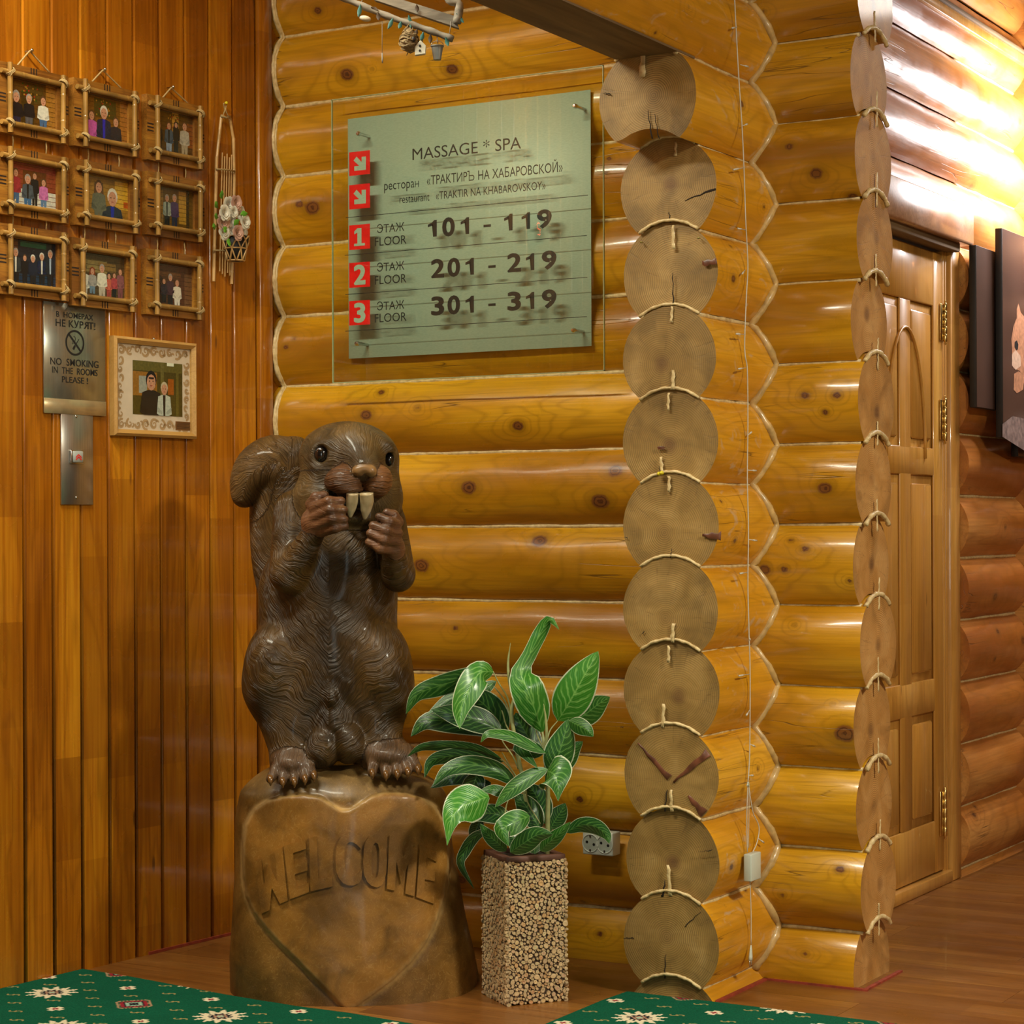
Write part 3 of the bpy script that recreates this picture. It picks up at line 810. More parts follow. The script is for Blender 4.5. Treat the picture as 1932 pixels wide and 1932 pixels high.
m = NT('brushed_grey_green_plate'); c = m.obj(); n = m.noise(m.mapping(c, (90, 1, 400)), 1, 2)
m.bump(n, .05, .0005)
M['plate'] = m.fin(m.ramp(n, (.4, (.37, .47, .38)), (.6, (.41, .51, .42))), .45, .05)
pl, pb = quad_slab('metal_plate', [(658, 227), (1117, 166), (1113, 653), (656, 677)], YP, .0015, M['plate'], sign, .0005)
MP_ = plain('backing_strip_dark', (.1, .06, .02), .6)
for (px, py) in ((676, 252), (1085, 200), (673, 648), (1082, 623)):
    p = loc(sign, B(px, py, YG)); 
    prof = [(0, -.008), (.004, -.0078), (.0062, -.004), (.0075, -.0005), (.0075, .0), (.0075, .0065), (.0052, .0068), (.0052, YP - YG), (.0052, YP - YG + .03)]
    V, Fc = lathe(prof, 14, True)
    V = [(p[0] + v[0], v[2], p[2] + v[1]) for v in V]
    mesh('standoff', V, Fc, M['steel'], sign, True, sharp=40)
YT = .0076
def sign_text(s, lx, ly, rx, ry, ch, bold=0.0, mat=None, y=None, name='lettering', cap='H'):
    a = loc(sign, B(lx, ly, YG)); b_ = loc(sign, B(rx, ry, YG)); z = (a[2] + b_[2]) / 2
    d = np.dot(B(lx, ly, YG) - O, np.array([-SA, CA, 0]))
    return letter_obj(name, s, a[0], z, YT if y is None else y, b_[0] - a[0], ch * d / F, mat or M['black'], sign, bold, cap)
sign_text('MASSAGE * SPA', 776, 302, 981, 279, 21.5)
sign_text('ресторан', 722.5, 359.5, 788, 351, 11.5, cap='х')
sign_text('«ТРАКТИРЪ НА ХАБАРОВСКОЙ»', 803, 349, 1059.5, 322.5, 17.5, cap='Н')
sign_text('restaurant', 751.5, 383.5, 808, 377.5, 10, cap='x')
sign_text('«TRAKTIR NA KHABAROVSKOY»', 820, 376, 1027, 356, 14.5)
def figure(ch, x0, x1, yl, chh=33):
    """one bold figure; the 1 gets its flag"""
    if ch != '1': sign_text(ch, x0, yl, x1, yl - (x1 - x0) * .083, chh if ch != '-' else 5.0, .035 if ch != '-' else 0, None, None, 'figure', '0' if ch != '-' else '-'); return
    a = loc(sign, B(x0, yl, YG)); b2 = loc(sign, B(x1, yl, YG)); t = loc(sign, B(x1, yl - chh, YG))
    w_ = b2[0] - a[0]; h_ = t[2] - a[2]; xr = b2[0]
    pts = [(xr, 0), (xr, h_), (xr - w_ * .30, h_), (xr - w_ * .55, h_ * .86), (xr - w_, h_ * .76), (xr - w_, h_ * .60), (xr - w_ * .42, h_ * .68), (xr - w_ * .42, 0)]
    bb = bmesh.new(); bb.faces.new([bb.verts.new((p[0], YT - .0006, a[2] + p[1])) for p in pts[::-1]]); bmesh.ops.triangulate(bb, faces=bb.faces[:]); bmobj('figure', bb, M['black'], sign)
for row_y, xs in ((447, (('1', 805, 822), ('0', 832, 856), ('1', 867, 883), ('-', 910, 924), ('1', 949, 965), ('1', 982, 998), ('9', 1011, 1039))),
                  (524, (('2', 811, 836), ('0', 842, 866), ('1', 876, 892), ('-', 919, 933), ('2', 955, 981), ('1', 990, 1006), ('9', 1020, 1048))),
                  (594.5, (('3', 811, 836), ('0', 842, 866), ('1', 876, 892), ('-', 919, 933), ('3', 955, 981), ('1', 990, 1006), ('9', 1020, 1048)))):
    for ch_, x0_, x1_ in xs:
        yl_ = row_y - (x0_ - 808) * (.083 if row_y < 500 else .076 if row_y < 560 else .062)
        figure(ch_, x0_, x1_, yl_ - (10 if ch_ == '-' else 0))
for (a, b_) in ((438.5, 463), (511.5, 536), (585, 608)):
    sign_text('ЭТАЖ', 709, a, 760.5, a - 2.5, 15.5, cap='Т'); sign_text('FLOOR', 705, b_, 764.5, b_ - 3, 16)
for (x0_, y0_, x1_, y1_) in ((650, 412.6, 1107, 365), (648, 483, 1105, 442), (649, 557, 1106, 521), (649, 625.8, 1105, 595.8)):
    a = loc(sign, B(x0_, y0_, YG)); b_ = loc(sign, B(x1_, y1_, YG)); z = (a[2] + b_[2]) / 2
    box('ruled_line', a[0], b_[0], YT - .0004, YT, z - .0010, z + .0010, M['black'], sign)
arrow = [(-.32, .38), (-.12, .38), (-.12, .38), (.18, .02), (.12, .36), (.34, .20), (.34, -.38), (-.28, -.36), (-.10, -.16), (.02, -.14)]
for i, (ty, by, s) in enumerate(((287, 331.6, '>'), (349, 395, '>'), (425, 471.5, '1'), (496, 543, '2'), (568, 614, '3'))):
    a = loc(sign, B(656.5, by, YG)); b_ = loc(sign, B(695.5, ty - 3, YG)); z0, z1 = a[2], loc(sign, B(656.5, ty, YG))[2]
    x0_, x1_ = a[0], b_[0]
    box('number_tile' if i > 1 else 'arrow_tile', x0_, x1_, YT - .0003, YT, z0, z1, M['red'], sign)
    cx, cz_ = (x0_ + x1_) / 2, (z0 + z1) / 2; w, h = x1_ - x0_, z1 - z0
    if i < 2:
        b = bmesh.new()   # arrow pointing down to the right
        ar = [(-.34, .16), (-.16, .34), (.12, .04), (.12, .30), (.36, .30), (.36, -.36), (-.30, -.36), (-.30, -.13), (-.02, -.13)]
        vs = [b.verts.new((cx + p[0] * w * .85, YT - .0006, cz_ + p[1] * h * .85)) for p in ar]; b.faces.new(vs)
        bmobj('arrow', b, M['plate'], sign)
    elif s == '1':
        mb = MB()
        for q in (((-.10, -.26), (.10, -.26), (.10, .36), (-.10, .36)), ((-.26, -.36), (.26, -.36), (.26, -.26), (-.26, -.26)), ((-.25, .12), (-.10, .18), (-.10, .36), (-.25, .24))):
            mb.add([(cx + u_ * w, YT - .0009, cz_ + v_ * h) for u_, v_ in q], [(0, 1, 2, 3)])
        mb.build('floor_number', M['plate'], sign, False)
    else:
        letter_obj('floor_number', s, cx - w * (.18 if s == '1' else .27), z0 + h * .14, YT - .0003, w * (.36 if s == '1' else .56), h * .72, M['plate'], sign, .04)

# ------------------------------------------------------------------ no-smoking plate
NA = np.array([cos(WA), -sin(WA), 0]); UA = np.array([sin(WA), cos(WA), 0]); PA = np.array([XA, 5.70, 0])
def A(px, py, dx_=0.0):      # point on the plank wall, dx_ in front of it
    r = ray(px, py); return O + r * (((PA - O) @ NA + dx_) / (r @ NA))
a, b_ = A(81, 577, .0045), A(198, 775, .0045)
ns = wall_item('no_smoking_sign', ((a[0] + b_[0]) / 2, (a[1] + b_[1]) / 2, (A(82, 768, .004)[2] + A(81, 577, .004)[2]) / 2), 'A')
tag(ns, 'brushed metal no smoking notice in two languages on plank wall', 'sign')
w = b_[1] - a[1]; h = A(82, 577, .004)[2] + .03 - A(82, 768, .004)[2]
m = NT('brushed_steel_notice'); c = m.obj(False); n = m.noise(m.mapping(c, (400, 1, 6)), 1, 2)
m.bump(n, .04, .0004)
M['notice'] = m.fin(m.ramp(n, (.4, (.36, .38, .32)), (.6, (.42, .44, .38))), .24, .85)
box('plate', -w / 2, w / 2, -.003, .002, -h / 2, h / 2, M['notice'], ns, .0006)
box('protective_strip', -w / 2 - .001, w / 2 + .001, -.0045, -.003, -h / 2 - .002, -h / 2 + .042, plain('clear_plastic_strip', (.50, .40, .22), .25, .6), ns, .0005)
def ns_text(s, lx, ly, rx, ch, bold=.006, cap='H'):
    bold = min(bold, .007)
    a = loc(ns, A(lx, ly, .008)); b_ = loc(ns, A(rx, ly, .008)); d = 6.35
    letter_obj('lettering', s, a[0], a[2], -.0031, b_[0] - a[0], ch * 6.40 / F, M['black'], ns, bold, cap)
ns_text('В  НОМЕРАХ', 106, 597, 176, 10, cap='Н'); ns_text('НЕ КУРЯТ!', 105, 614.5, 180, 13, .02, 'Н')
ns_text('NO  SMOKING', 95, 687, 186, 12.5, .015); ns_text('IN  THE  ROOMS', 98.5, 703, 184, 11.5, .012); ns_text('PLEASE !', 117, 721, 166, 11, .010)
cc = loc(ns, A(140.5, 647, .006)); rr = 24 * 6.40 / F
e = MB(); n_ = 40
V = []; Fc = []
for i in range(n_):
    a_ = 2 * pi * i / n_
    V += [(cc[0] + rr * cos(a_), -.0034, cc[2] + rr * sin(a_)), (cc[0] + rr * .84 * cos(a_), -.0034, cc[2] + rr * .84 * sin(a_))]
    Fc.append((2 * i, 2 * i + 1, (2 * i + 3) % (2 * n_), (2 * i + 2) % (2 * n_)))
e.add(V, Fc)
def seg(mb, x0, z0, x1, z1, wd, y):
    d = np.array([x1 - x0, z1 - z0]); d /= np.hypot(*d); nx, nz = -d[1] * wd, d[0] * wd
    mb.add([(x0 + nx, y, z0 + nz), (x1 + nx, y, z1 + nz), (x1 - nx, y, z1 - nz), (x0 - nx, y, z0 - nz)], [(0, 1, 2, 3)])
seg(e, cc[0] - rr * .62, cc[2] + rr * .62, cc[0] + rr * .62, cc[2] - rr * .62, rr * .085, -.0034)
seg(e, cc[0] - rr * .18, cc[2] - rr * .52, cc[0] + rr * .02, cc[2] - rr * .22, rr * .10, -.0033)
seg(e, cc[0] + rr * .02, cc[2] - rr * .22, cc[0] + rr * .42, cc[2] + rr * .30, rr * .035, -.0033)
for k in range(7):
    t0 = k / 7 * 1.8 * pi; t1 = (k + 1) / 7 * 1.8 * pi
    f_ = lambda t: (cc[0] - rr * .15 + rr * .28 * sin(t) * (1 - t / 9), cc[2] + rr * .2 + rr * .30 * cos(t * .8))
    seg(e, *f_(t0), *f_(t1), rr * .022, -.0033)
e.build('cigarette_symbol', M['black'], ns, False)

# ------------------------------------------------------------------ lift call plate
a, b_ = A(113, 773, .003), A(174, 952, .003)
cp = wall_item('lift_call_plate', ((a[0] + b_[0]) / 2, (a[1] + b_[1]) / 2, (A(143, 773, .003)[2] + A(143, 952, .003)[2]) / 2), 'A')
tag(cp, 'tall brushed steel lift call plate with one square button', 'call plate')
w = b_[1] - a[1]; h = A(143, 773, .003)[2] - A(143, 952, .003)[2]
m = NT('brushed_steel_call_plate'); c = m.obj(False); n = m.noise(m.mapping(c, (500, 1, 8)), 1, 2); m.bump(n, .05, .0004)
M['call'] = m.fin(m.ramp(n, (.4, (.42, .40, .36)), (.6, (.50, .48, .43))), .30, .9)
box('plate', -w / 2, w / 2, -.005, .0, -h / 2, h / 2, M['call'], cp, .0008)
p = loc(cp, A(143.5, 862, .01))
bt = box('call_button', p[0] - .027, p[0] + .027, -.013, -.004, p[2] - .021, p[2] + .021, M['steel'], cp, .003, 2)
box('button_cap', p[0] - .019, p[0] + .021, -.017, -.012, p[2] - .017, p[2] + .017, plain('grey_button_plastic', (.35, .37, .34), .35), bt, .002)
ch = MB()
for dz in (.000, -.007):
    seg(ch, p[0] - .011, p[2] + dz - .002, p[0] + .001, p[2] + dz + .007, .0017, -.0176); seg(ch, p[0] + .012, p[2] + dz - .002, p[0], p[2] + dz + .007, .0017, -.0176)
ch.build('up_arrow', M['red'], bt, False)
for (px, py) in ((144, 786), (144.5, 939)):
    q = loc(cp, A(px, py, .008)); V, Fc = lathe([(0, -.002), (.003, -.0018), (.0048, 0), (.0048, .002)], 12)
    mesh('screw', [(q[0] + v[0], -.005 + v[2], q[2] + v[1]) for v in V], Fc, M['steel'], cp, True)

# ------------------------------------------------------------------ lift floor indicator, seen only as a reflection in the sign's glass
P_ = B(1017, 432, YG); Mc = np.array([0, 2 * YG, H]); dr = P_ - Mc; tt_ = ((PA - Mc) @ NA + .03) / (dr @ NA)
ip = Mc + dr * tt_
ind = wall_item('lift_floor_indicator', tuple(ip), 'A'); tag(ind, 'lift floor indicator with red figure, mirrored in the directory glass', 'indicator')
box('housing', -.05, .05, .002, .030, -.06, .06, M['black'], ind, .004)
me_ = NT('lit_red_segment'); me_.fin((.9, .05, .02), .5); me_.b.inputs['Emission Color'].default_value = (1, .10, .04, 1); me_.b.inputs['Emission Strength'].default_value = 14
mb = MB()
for (x0_, z0_, x1_, z1_) in ((-.013, .024, .013, .024), (.013, .024, .013, .0), (.013, 0, -.013, 0), (-.013, 0, -.013, -.024), (-.013, -.024, .013, -.024)):
    d_ = np.array([x1_ - x0_, z1_ - z0_]); d_ /= np.hypot(*d_); nx, nz = -d_[1] * .0028, d_[0] * .0028
    mb.add([(x0_ + nx, .001, z0_ + nz), (x1_ + nx, .001, z1_ + nz), (x1_ - nx, .001, z1_ - nz), (x0_ - nx, .001, z0_ - nz)], [(0, 1, 2, 3)])
mb.build('lit_figure', me_.m, ind, False)

# ------------------------------------------------------------------ prints (flat artwork, coloured faces)
def ellipse(mb, cx, cz, rx, rz, y, col, n=12, a0=0, a1=2 * pi):
    V = [(cx + rx * cos(a0 + (a1 - a0) * i / n), y, cz + rz * sin(a0 + (a1 - a0) * i / n)) for i in range(n)]
    mb.add(V, [tuple(range(n))], col)
def poly(mb, pts, y, col): mb.add([(p[0], y, p[1]) for p in pts], [tuple(range(len(pts)))], col)
m = NT('photo_print'); vc = m.attr('Col', 'Color'); c = m.obj(False)
M['print'] = m.fin(m.mix(.22, vc, m.ramp(m.noise(c, 160, 3), (.3, (.02, .015, .01)), (.7, (.8, .7, .5))), 'OVERLAY'), .22, 0, .3)
def person(mb, x, top, hh, wd, shirt, pants, hair, skin=(.50, .26, .16), long_hair=False, y=0.0, bottom=None, inner=None):
    """a small printed figure: x centre, top of the head, figure height hh, shoulder width wd"""
    hd = wd * .24; zc = top - hd * 1.25
    if long_hair: poly(mb, [(x - hd * 1.15, zc + hd), (x + hd * 1.15, zc + hd), (x + hd * 1.5, zc - hd * 3), (x - hd * 1.5, zc - hd * 3)], y, hair)
    sh = zc - hd * 1.5
    hip = sh - hh * .40
    fl = (top - hh) if bottom is None else max(bottom, top - hh)
    w2 = wd / 2
    if hip > fl:
        poly(mb, [(x - w2 * .62, hip), (x + w2 * .62, hip), (x + w2 * .55, fl), (x + w2 * .08, fl), (x, hip - .2 * (hip - fl)), (x - w2 * .08, fl), (x - w2 * .55, fl)], y - .0001, pants)
    hb = max(hip, fl)
    poly(mb, [(x - w2 * .3, sh + hd * .35), (x + w2 * .3, sh + hd * .35), (x + w2 * .82, sh), (x + w2, hb + (sh - hb) * .1), (x + w2 * .62, hb), (x - w2 * .62, hb), (x - w2, hb + (sh - hb) * .1), (x - w2 * .82, sh)], y - .0002, shirt)
    if inner: poly(mb, [(x - w2 * .18, sh + hd * .3), (x + w2 * .18, sh + hd * .3), (x + w2 * .12, hb), (x - w2 * .12, hb)], y - .00025, inner)
    for s in (-1, 1): poly(mb, [(x + s * w2 * .98, hb + (sh - hb) * .42), (x + s * w2 * .8, hb + (sh - hb) * .42), (x + s * w2 * .25, hb + (sh - hb) * .18), (x + s * w2 * .35, hb + (sh - hb) * .06), (x + s * w2 * .9, hb + (sh - hb) * .2)][::s], y - .0003, tuple(c_ * .7 for c_ in shirt))
    ellipse(mb, x, zc + hd * .25, hd * 1.02, hd * 1.22, y - .0003, hair)
    ellipse(mb, x, zc - hd * .12, hd * .84, hd * 1.08, y - .0004, skin)
    for s in (-1, 1): ellipse(mb, x + s * hd * .33, zc + hd * .05, hd * .13, hd * .1, y - .0005, (.05, .03, .02), 6)
    ellipse(mb, x, zc - hd * .55, hd * .28, hd * .09, y - .0005, (.3, .08, .06), 6)
BK = (.012, .012, .014); DN = (.05, .12, .25); GY = (.08, .08, .09); WH = (.62, .62, .55); BR = (.10, .05, .02); GH = (.30, .29, .27); BL = (.16, .10, .04)
LOGC = (.30, .14, .02)
PR = {  # background, extra patches, figures: (x, top, height, width, shirt, pants, hair, kwargs)
 (0, 0): ((.10, .045, .008), [((.28, .0, .55, .75), (.05, .03, .006)), ((.36, .5, .75, .95), (.08, .05, .01)), ((.80, .0, 1, 1), LOGC)], [(.17, .72, .72, .36, BK, (.02, .02, .05), GH, {}), (.44, .70, .70, .30, BK, GY, GH, {}), (.74, .72, .74, .30, WH, DN, BR, {})]),
 (0, 1): ((.16, .07, .01), [((.25, .5, .75, .95), (.06, .05, .01)), ((.0, .3, .1, 1), LOGC), ((.84, 0, 1, 1), (.32, .13, .02))], [(.19, .63, .9, .32, (.50, .10, .42), BK, BR, {'long_hair': True}), (.47, .78, 1.1, .42, (.012, .02, .05), GY, WH, {'inner': (.02, .02, .45)}), (.74, .58, .9, .32, (.02, .02, .03), BK, BR, {})]),
 (0, 2): ((.10, .05, .01), [((.45, .3, .62, 1), (.45, .24, .04)), ((.75, .2, 1, .8), (.22, .07, .01))], [(.10, .70, .72, .24, BK, BK, BR, {}), (.36, .74, .78, .28, (.05, .09, .14), (.25, .35, .50), BR, {'inner': BK}), (.55, .78, .75, .22, BK, BK, BK, {'long_hair': True}), (.78, .82, .84, .32, (.42, .40, .33), (.35, .30, .2), BR, {})]),
 (1, 0): ((.22, .05, .02), [((0, .0, 1, .38), (.50, .52, .46)), ((.3, .5, .8, .85), (.12, .04, .01)), ((.0, .82, 1, 1), (.26, .05, .04))], [(.15, .84, .88, .26, (.30, .03, .04), DN, BR, {}), (.40, .74, .80, .30, (.06, .08, .10), (.04, .12, .26), GH, {'inner': BK}), (.55, .82, .80, .22, BK, BK, BR, {}), (.74, .70, .76, .24, (.48, .14, .38), (.08, .16, .30), BR, {'long_hair': True})]),
 (1, 1): ((.28, .15, .02), [((0, .0, .22, .8), (.36, .20, .03)), ((.70, .25, 1, .95), (.55, .34, .03)), ((.9, .3, 1, .45), (.40, .08, .01))], [(.33, .88, 1.0, .40, (.12, .13, .09), (.12, .13, .09), BR, {'long_hair': True}), (.64, .72, 1.0, .56, (.02, .025, .04), BK, WH, {'inner': (.01, .02, .35)})]),
 (1, 2): ((.14, .08, .012), [((.0, .0, .2, .9), (.30, .17, .02)), ((.62, .1, .82, .95), (.42, .25, .03)), ((.82, 0, .9, 1), (.04, .03, .01))], [(.30, .80, .85, .26, (.30, .38, .34), BK, GH, {'inner': BK}), (.50, .84, .92, .28, (.06, .04, .12), (.02, .03, .06), GH, {})]),
 (2, 0): ((.018, .020, .028), [((.25, .84, .8, .97), (.02, .10, .06)), ((0, .6, .2, 1), (.10, .04, .02)), ((.0, .0, 1, .22), (.012, .03, .06))], [(.15, .78, .8, .26, (.03, .04, .045), BK, GH, {'inner': WH}), (.34, .66, .66, .20, BK, BK, BR, {}), (.51, .68, .68, .24, (.012, .018, .035), BK, WH, {}), (.70, .75, .72, .24, (.012, .018, .05), BK, WH, {'inner': WH}), (.88, .84, .85, .26, (.015, .02, .03), BK, GH, {'inner': (.3, .4, .5)})]),
 (2, 1): ((.08, .05, .02), [((0, .55, .6, .85), (.22, .17, .06)), ((.08, .55, .34, .80), (.015, .008, .004)), ((.4, .6, .8, .8), (.20, .12, .03))], [(.06, .74, .8, .34, (.60, .62, .55), (.5, .5, .45), BK, {}), (.26, .66, .62, .24, (.30, .30, .28), (.12, .20, .28), (.20, .04, .01), {'long_hair': True}), (.48, .76, .76, .28, (.60, .60, .50), (.4, .38, .3), GH, {}), (.64, .58, .6, .20, (.45, .10, .06), (.3, .05, .04), BK, {}), (.76, .60, .6, .18, (.35, .05, .06), BK, BR, {'long_hair': True}), (.90, .72, .75, .22, (.20, .08, .09), (.16, .06, .07), BR, {'long_hair': True})]),
 (2, 2): ((.08, .035, .015), [((0, 0, .2, .7), (.05, .02, .01)), ((.1, .7, .7, .8), (.14, .06, .02)), ((.8, 0, 1, .8), (.14, .07, .03))], [(.25, .64, .6, .22, (.03, .02, .03), BK, BR, {}), (.42, .76, .8, .26, (.06, .03, .04), BK, GH, {}), (.60, .66, .72, .28, (.62, .60, .50), WH, BR, {})]),
}
# ------------------------------------------------------------------ nine bamboo picture frames
M['board'] = make_plank('scorched_frame_board_wood', (.13, .045, .008), (.32, .13, .018), (.46, .22, .03), .35, 0, 3.0)
M['bamboo'] = plain('varnished_bamboo', (.29, .155, .035), .32, coat=.4, var=.35, scale=14)
M['bamboo_pale'] = plain('pale_bamboo', (.55, .33, .12), .4, coat=.2, var=.15)
M['bamboo_end'] = plain('hollow_bamboo_end', (.10, .05, .015), .7)
M['twine'] = plain('jute_twine', (.42, .29, .12), .9, var=.3, scale=300, bump=.5)
M['burn'] = plain('burnt_black_mark', (.015, .008, .004), .8)
def bamboo(name, p0, p1, r, mat, parent, nodes=2, seed=0):
    p0, p1 = np.asarray(p0, float), np.asarray(p1, float); L = np.linalg.norm(p1 - p0)
    pts = []; rr = []; k = 22; nd = [(i + .5 + .25 * sin(seed * 3.1 + i)) / nodes for i in range(nodes)]
    for i in range(k + 1):
        t = i / k; pts.append(p0 + (p1 - p0) * t); rr.append(r)
    ts = list(np.linspace(0, 1, 9))
    for q in nd: ts += [q - .018, q - .006, q + .004, q + .02]
    ts = sorted(t for t in ts if 0 <= t <= 1); pts = [p0 + (p1 - p0) * t for t in ts]
    rr = []
    for t in ts:
        v = 1.0
        for q in nd:
            if abs(t - (q - .006)) < 1e-6: v = .93
            if abs(t - (q + .004)) < 1e-6: v = 1.13
        rr.append(r * v * (1 + .03 * sin(9 * t + seed)))
    V, Fc = tube(pts, rr, 10)
    o = mesh(name, V, Fc, mat, parent, True, sharp=60)
    return o
def lashing(c, r, parent, seed=0, s1=1, dy=-.0):
    """crossed turns of twine round a corner where two sticks cross"""
    mb = MB()
    for k in range(3):
        off = (k - 1) * r * .42
        pts = []
        for i in range(25):
            a = 2 * pi * i / 24; u = cos(a) * r * 1.75; 
            pts.append((c[0] + u * .72 + off * .7, c[1] - .004 + sin(a) * r * 1.9, c[2] + s1 * (u * .72 - off * .7)))
        V, Fc = tube(pts, .0016, 5, False); mb.add(V, Fc)
    mb.add(*tube([(c[0], c[1] - r * 1.9, c[2]), (c[0] + r * 1.2 * cos(seed), c[1] - r * 2.0, c[2] + r * 1.6 * sin(seed)), (c[0] + r * 2 * cos(seed), c[1] - r * 1.6, c[2] + r * 2.4 * sin(seed))], .0011, 5))
    mb.build('twine_lashing', M['twine'], parent)
desc = {(0, 0): 'bamboo picture frame, top left of nine, three men in dark and white sweaters', (0, 1): 'bamboo picture frame, top middle of nine, man in blue scarf between two women',
 (0, 2): 'bamboo picture frame, top right of nine, four people beside an orange column', (1, 0): 'bamboo picture frame, middle left of nine, four people standing on snow',
 (1, 1): 'bamboo picture frame in the centre of nine, couple before yellow logs, one in blue', (1, 2): 'bamboo picture frame, middle right of nine, waiter beside man in checked shirt',
 (2, 0): 'bamboo picture frame, bottom left of nine, five suited men on a bridge', (2, 1): 'bamboo picture frame, bottom middle of nine, group of six in pale and red clothes',
 (2, 2): 'bamboo picture frame, bottom right of nine, figure in white shirt between dark ones'}
cols = {0: (-13, 124), 1: (135.5, 262), 2: (270.5, 382)}
ctr = {(0, 0): (58, 196), (1, 0): (59, 350), (2, 0): (59, 496), (0, 1): (196.5, 224), (1, 1): (198.5, 372.5), (2, 1): (192, 520), (0, 2): (326.5, 251), (1, 2): (327, 392), (2, 2): (325, 538)}
FW, FH = .300, .196
frames = {}
for (r_, c_), (px, py) in ctr.items():
    w0 = A(cols[c_][0], py, .02)[1]; w1 = A(cols[c_][1], py, .02)[1]
    cpt = A(px, py, .012)
    fr_ = wall_item('picture_frame', cpt, 'A'); frames[(r_, c_)] = fr_
    tag(fr_, desc[(r_, c_)], 'picture frame', 'bamboo picture frames on the plank wall')
    W, Hh = (w1 - w0) - .009, FH + (.006 if r_ != 1 else 0); sd = r_ * 3 + c_
    W2, H2 = W / 2, Hh / 2; iw, ih = W2 - .044, H2 - .038; y0, y1 = -.013, .011
    tl = (-.02, .0, .015)[sd % 3] * .8
    M_ = Matrix.Rotation(tl, 4, 'Y')
    # board of four mitred pieces
    for q, pts in enumerate((((-W2, H2), (W2, H2), (iw, ih), (-iw, ih)), ((W2, H2), (W2, -H2), (iw, -ih), (iw, ih)), ((W2, -H2), (-W2, -H2), (-iw, -ih), (iw, -ih)), ((-W2, -H2), (-W2, H2), (-iw, ih), (-iw, -ih)))):
        V = [(p[0], y0, p[1]) for p in pts] + [(p[0], y1, p[1]) for p in pts]
        ob = mesh('frame_board', V, [(0, 1, 2, 3), (7, 6, 5, 4), (0, 4, 5, 1), (1, 5, 6, 2), (2, 6, 7, 3), (3, 7, 4, 0)], M['board'], fr_)
        if q % 2: pass
    # burnt stripes
    mb = MB()
    for (cx, cz_, hz) in ((0, H2 - .016, 1), (0, -H2 + .016, 1), (W2 - .014, 0, 0), (-W2 + .014, 0, 0)):
        for k in (-1, 0, 1):
            if hz: q = (cx + k * .0105 - .002, cx + k * .0105 + .002, cz_ - .014, cz_ + .016)
            else: q = (cx - .014, cx + .014, cz_ + k * .0105 - .002, cz_ + k * .0105 + .002)
            mb.add([(q[0], y0 - .0006, q[2]), (q[1], y0 - .0006, q[2]), (q[1], y0 - .0006, q[3]), (q[0], y0 - .0006, q[3])], [(0, 1, 2, 3)])
    mb.build('burnt_stripes', M['burn'], fr_, False)
    sw, shh = iw + .012, ih + .010; rb = .0078
    for (p0, p1, k, dy) in (((-sw - .028, shh), (sw + .022, shh - .002), 2, 0), ((-sw - .027, -shh), (sw + .024, -shh + .001), 2, 0), ((-sw, shh + .026), (-sw + .001, -shh - .028), 1, -.006), ((sw, shh + .024), (sw - .001, -shh - .030), 2, -.006)):
        bamboo('bamboo_stick', (p0[0], y0 - rb + dy * (1 if k else 1), p0[1]), (p1[0], y0 - rb + dy, p1[1]), rb, M['bamboo'], fr_, k, sd + p0[0] * 9)
    for (x, z, s1) in ((-sw, shh, 1), (sw, shh, -1), (-sw, -shh, -1), (sw, -shh, 1)):
        lashing((x, y0 - rb - .002, z), rb, fr_, sd + x * 20, s1)
    # the print
    bg, patches, figs = PR[(r_, c_)]; mb = MB(); yp = -.004
    X = lambda u: -iw + 2 * iw * u
    Z = lambda v: -ih + 2 * ih * v
    poly(mb, [(X(0), Z(0)), (X(1), Z(0)), (X(1), Z(1)), (X(0), Z(1))], yp, bg)
    rr_ = random.Random(sd)
    for (a_, b__, c__, d_), colr in patches:
        poly(mb, [(X(a_), Z(b__)), (X(c__), Z(b__)), (X(c__), Z(d_)), (X(a_), Z(d_))], yp - .0001 * (1 + rr_.random()), colr)
    for k in range(9):   # log courses behind the people
        v = (k + .5) / 9
        poly(mb, [(X(0), Z(v)), (X(1), Z(v)), (X(1), Z(v + .012)), (X(0), Z(v + .012))], yp - .00025, tuple(x * .6 for x in bg))
    if (r_, c_) in ((0, 0), (0, 1), (0, 2)):
        for k in range(26): ellipse(mb, X(rr_.uniform(.3, .62)), Z(rr_.uniform(.55, .93)), .003, .003, yp - .0003, rr_.choice([(.30, .02, .01), (.03, .07, .01), (.35, .18, .02)]), 6)
    for (x, top, hh, wd, shirt, pants, hair, kw) in figs:
        person(mb, X(x), Z(top), 2 * ih * hh, 2 * iw * wd * .86, shirt, pants, hair, y=yp - .0004 - .0006 * rr_.random(), bottom=-ih, **kw)
    mb.build('photo_print', M['print'], fr_, False, color=True)
    # twine: from the nail on the top row, between frames below
    if r_ == 0:
        nx, ny = {0: (55, 97), 1: (193, 133), 2: (322, 166)}[c_]
        nl = loc(fr_, A(nx, ny, .02)); pts = spline([(-W2 * .45, -.010, H2 - .002), (nl[0] - .006, -.012, nl[2] - .004), (nl[0], -.014, nl[2]), (nl[0] + .006, -.012, nl[2] - .004), (W2 * .52, -.010, H2 - .004)], 5)
        tubeobj('hanging_twine', pts, .0026, M['twine'], fr_, 6)
        V, Fc = lathe([(0, -.024), (.005, -.022), (.005, -.019), (.0018, -.018), (.0018, .008)], 10)
        mesh('nail', [(nl[0] + v[0], v[2], nl[2] + v[1] + .002) for v in V], Fc, M['steel'], fr_, True)
    else:
        for x in (-W2 * .55, W2 * .40):
            tubeobj('hanging_twine', [(x, -.004, H2 - .004), (x + .001, -.005, H2 + .02), (x, -.003, H2 + .038)], .0022, M['twine'], fr_, 6)

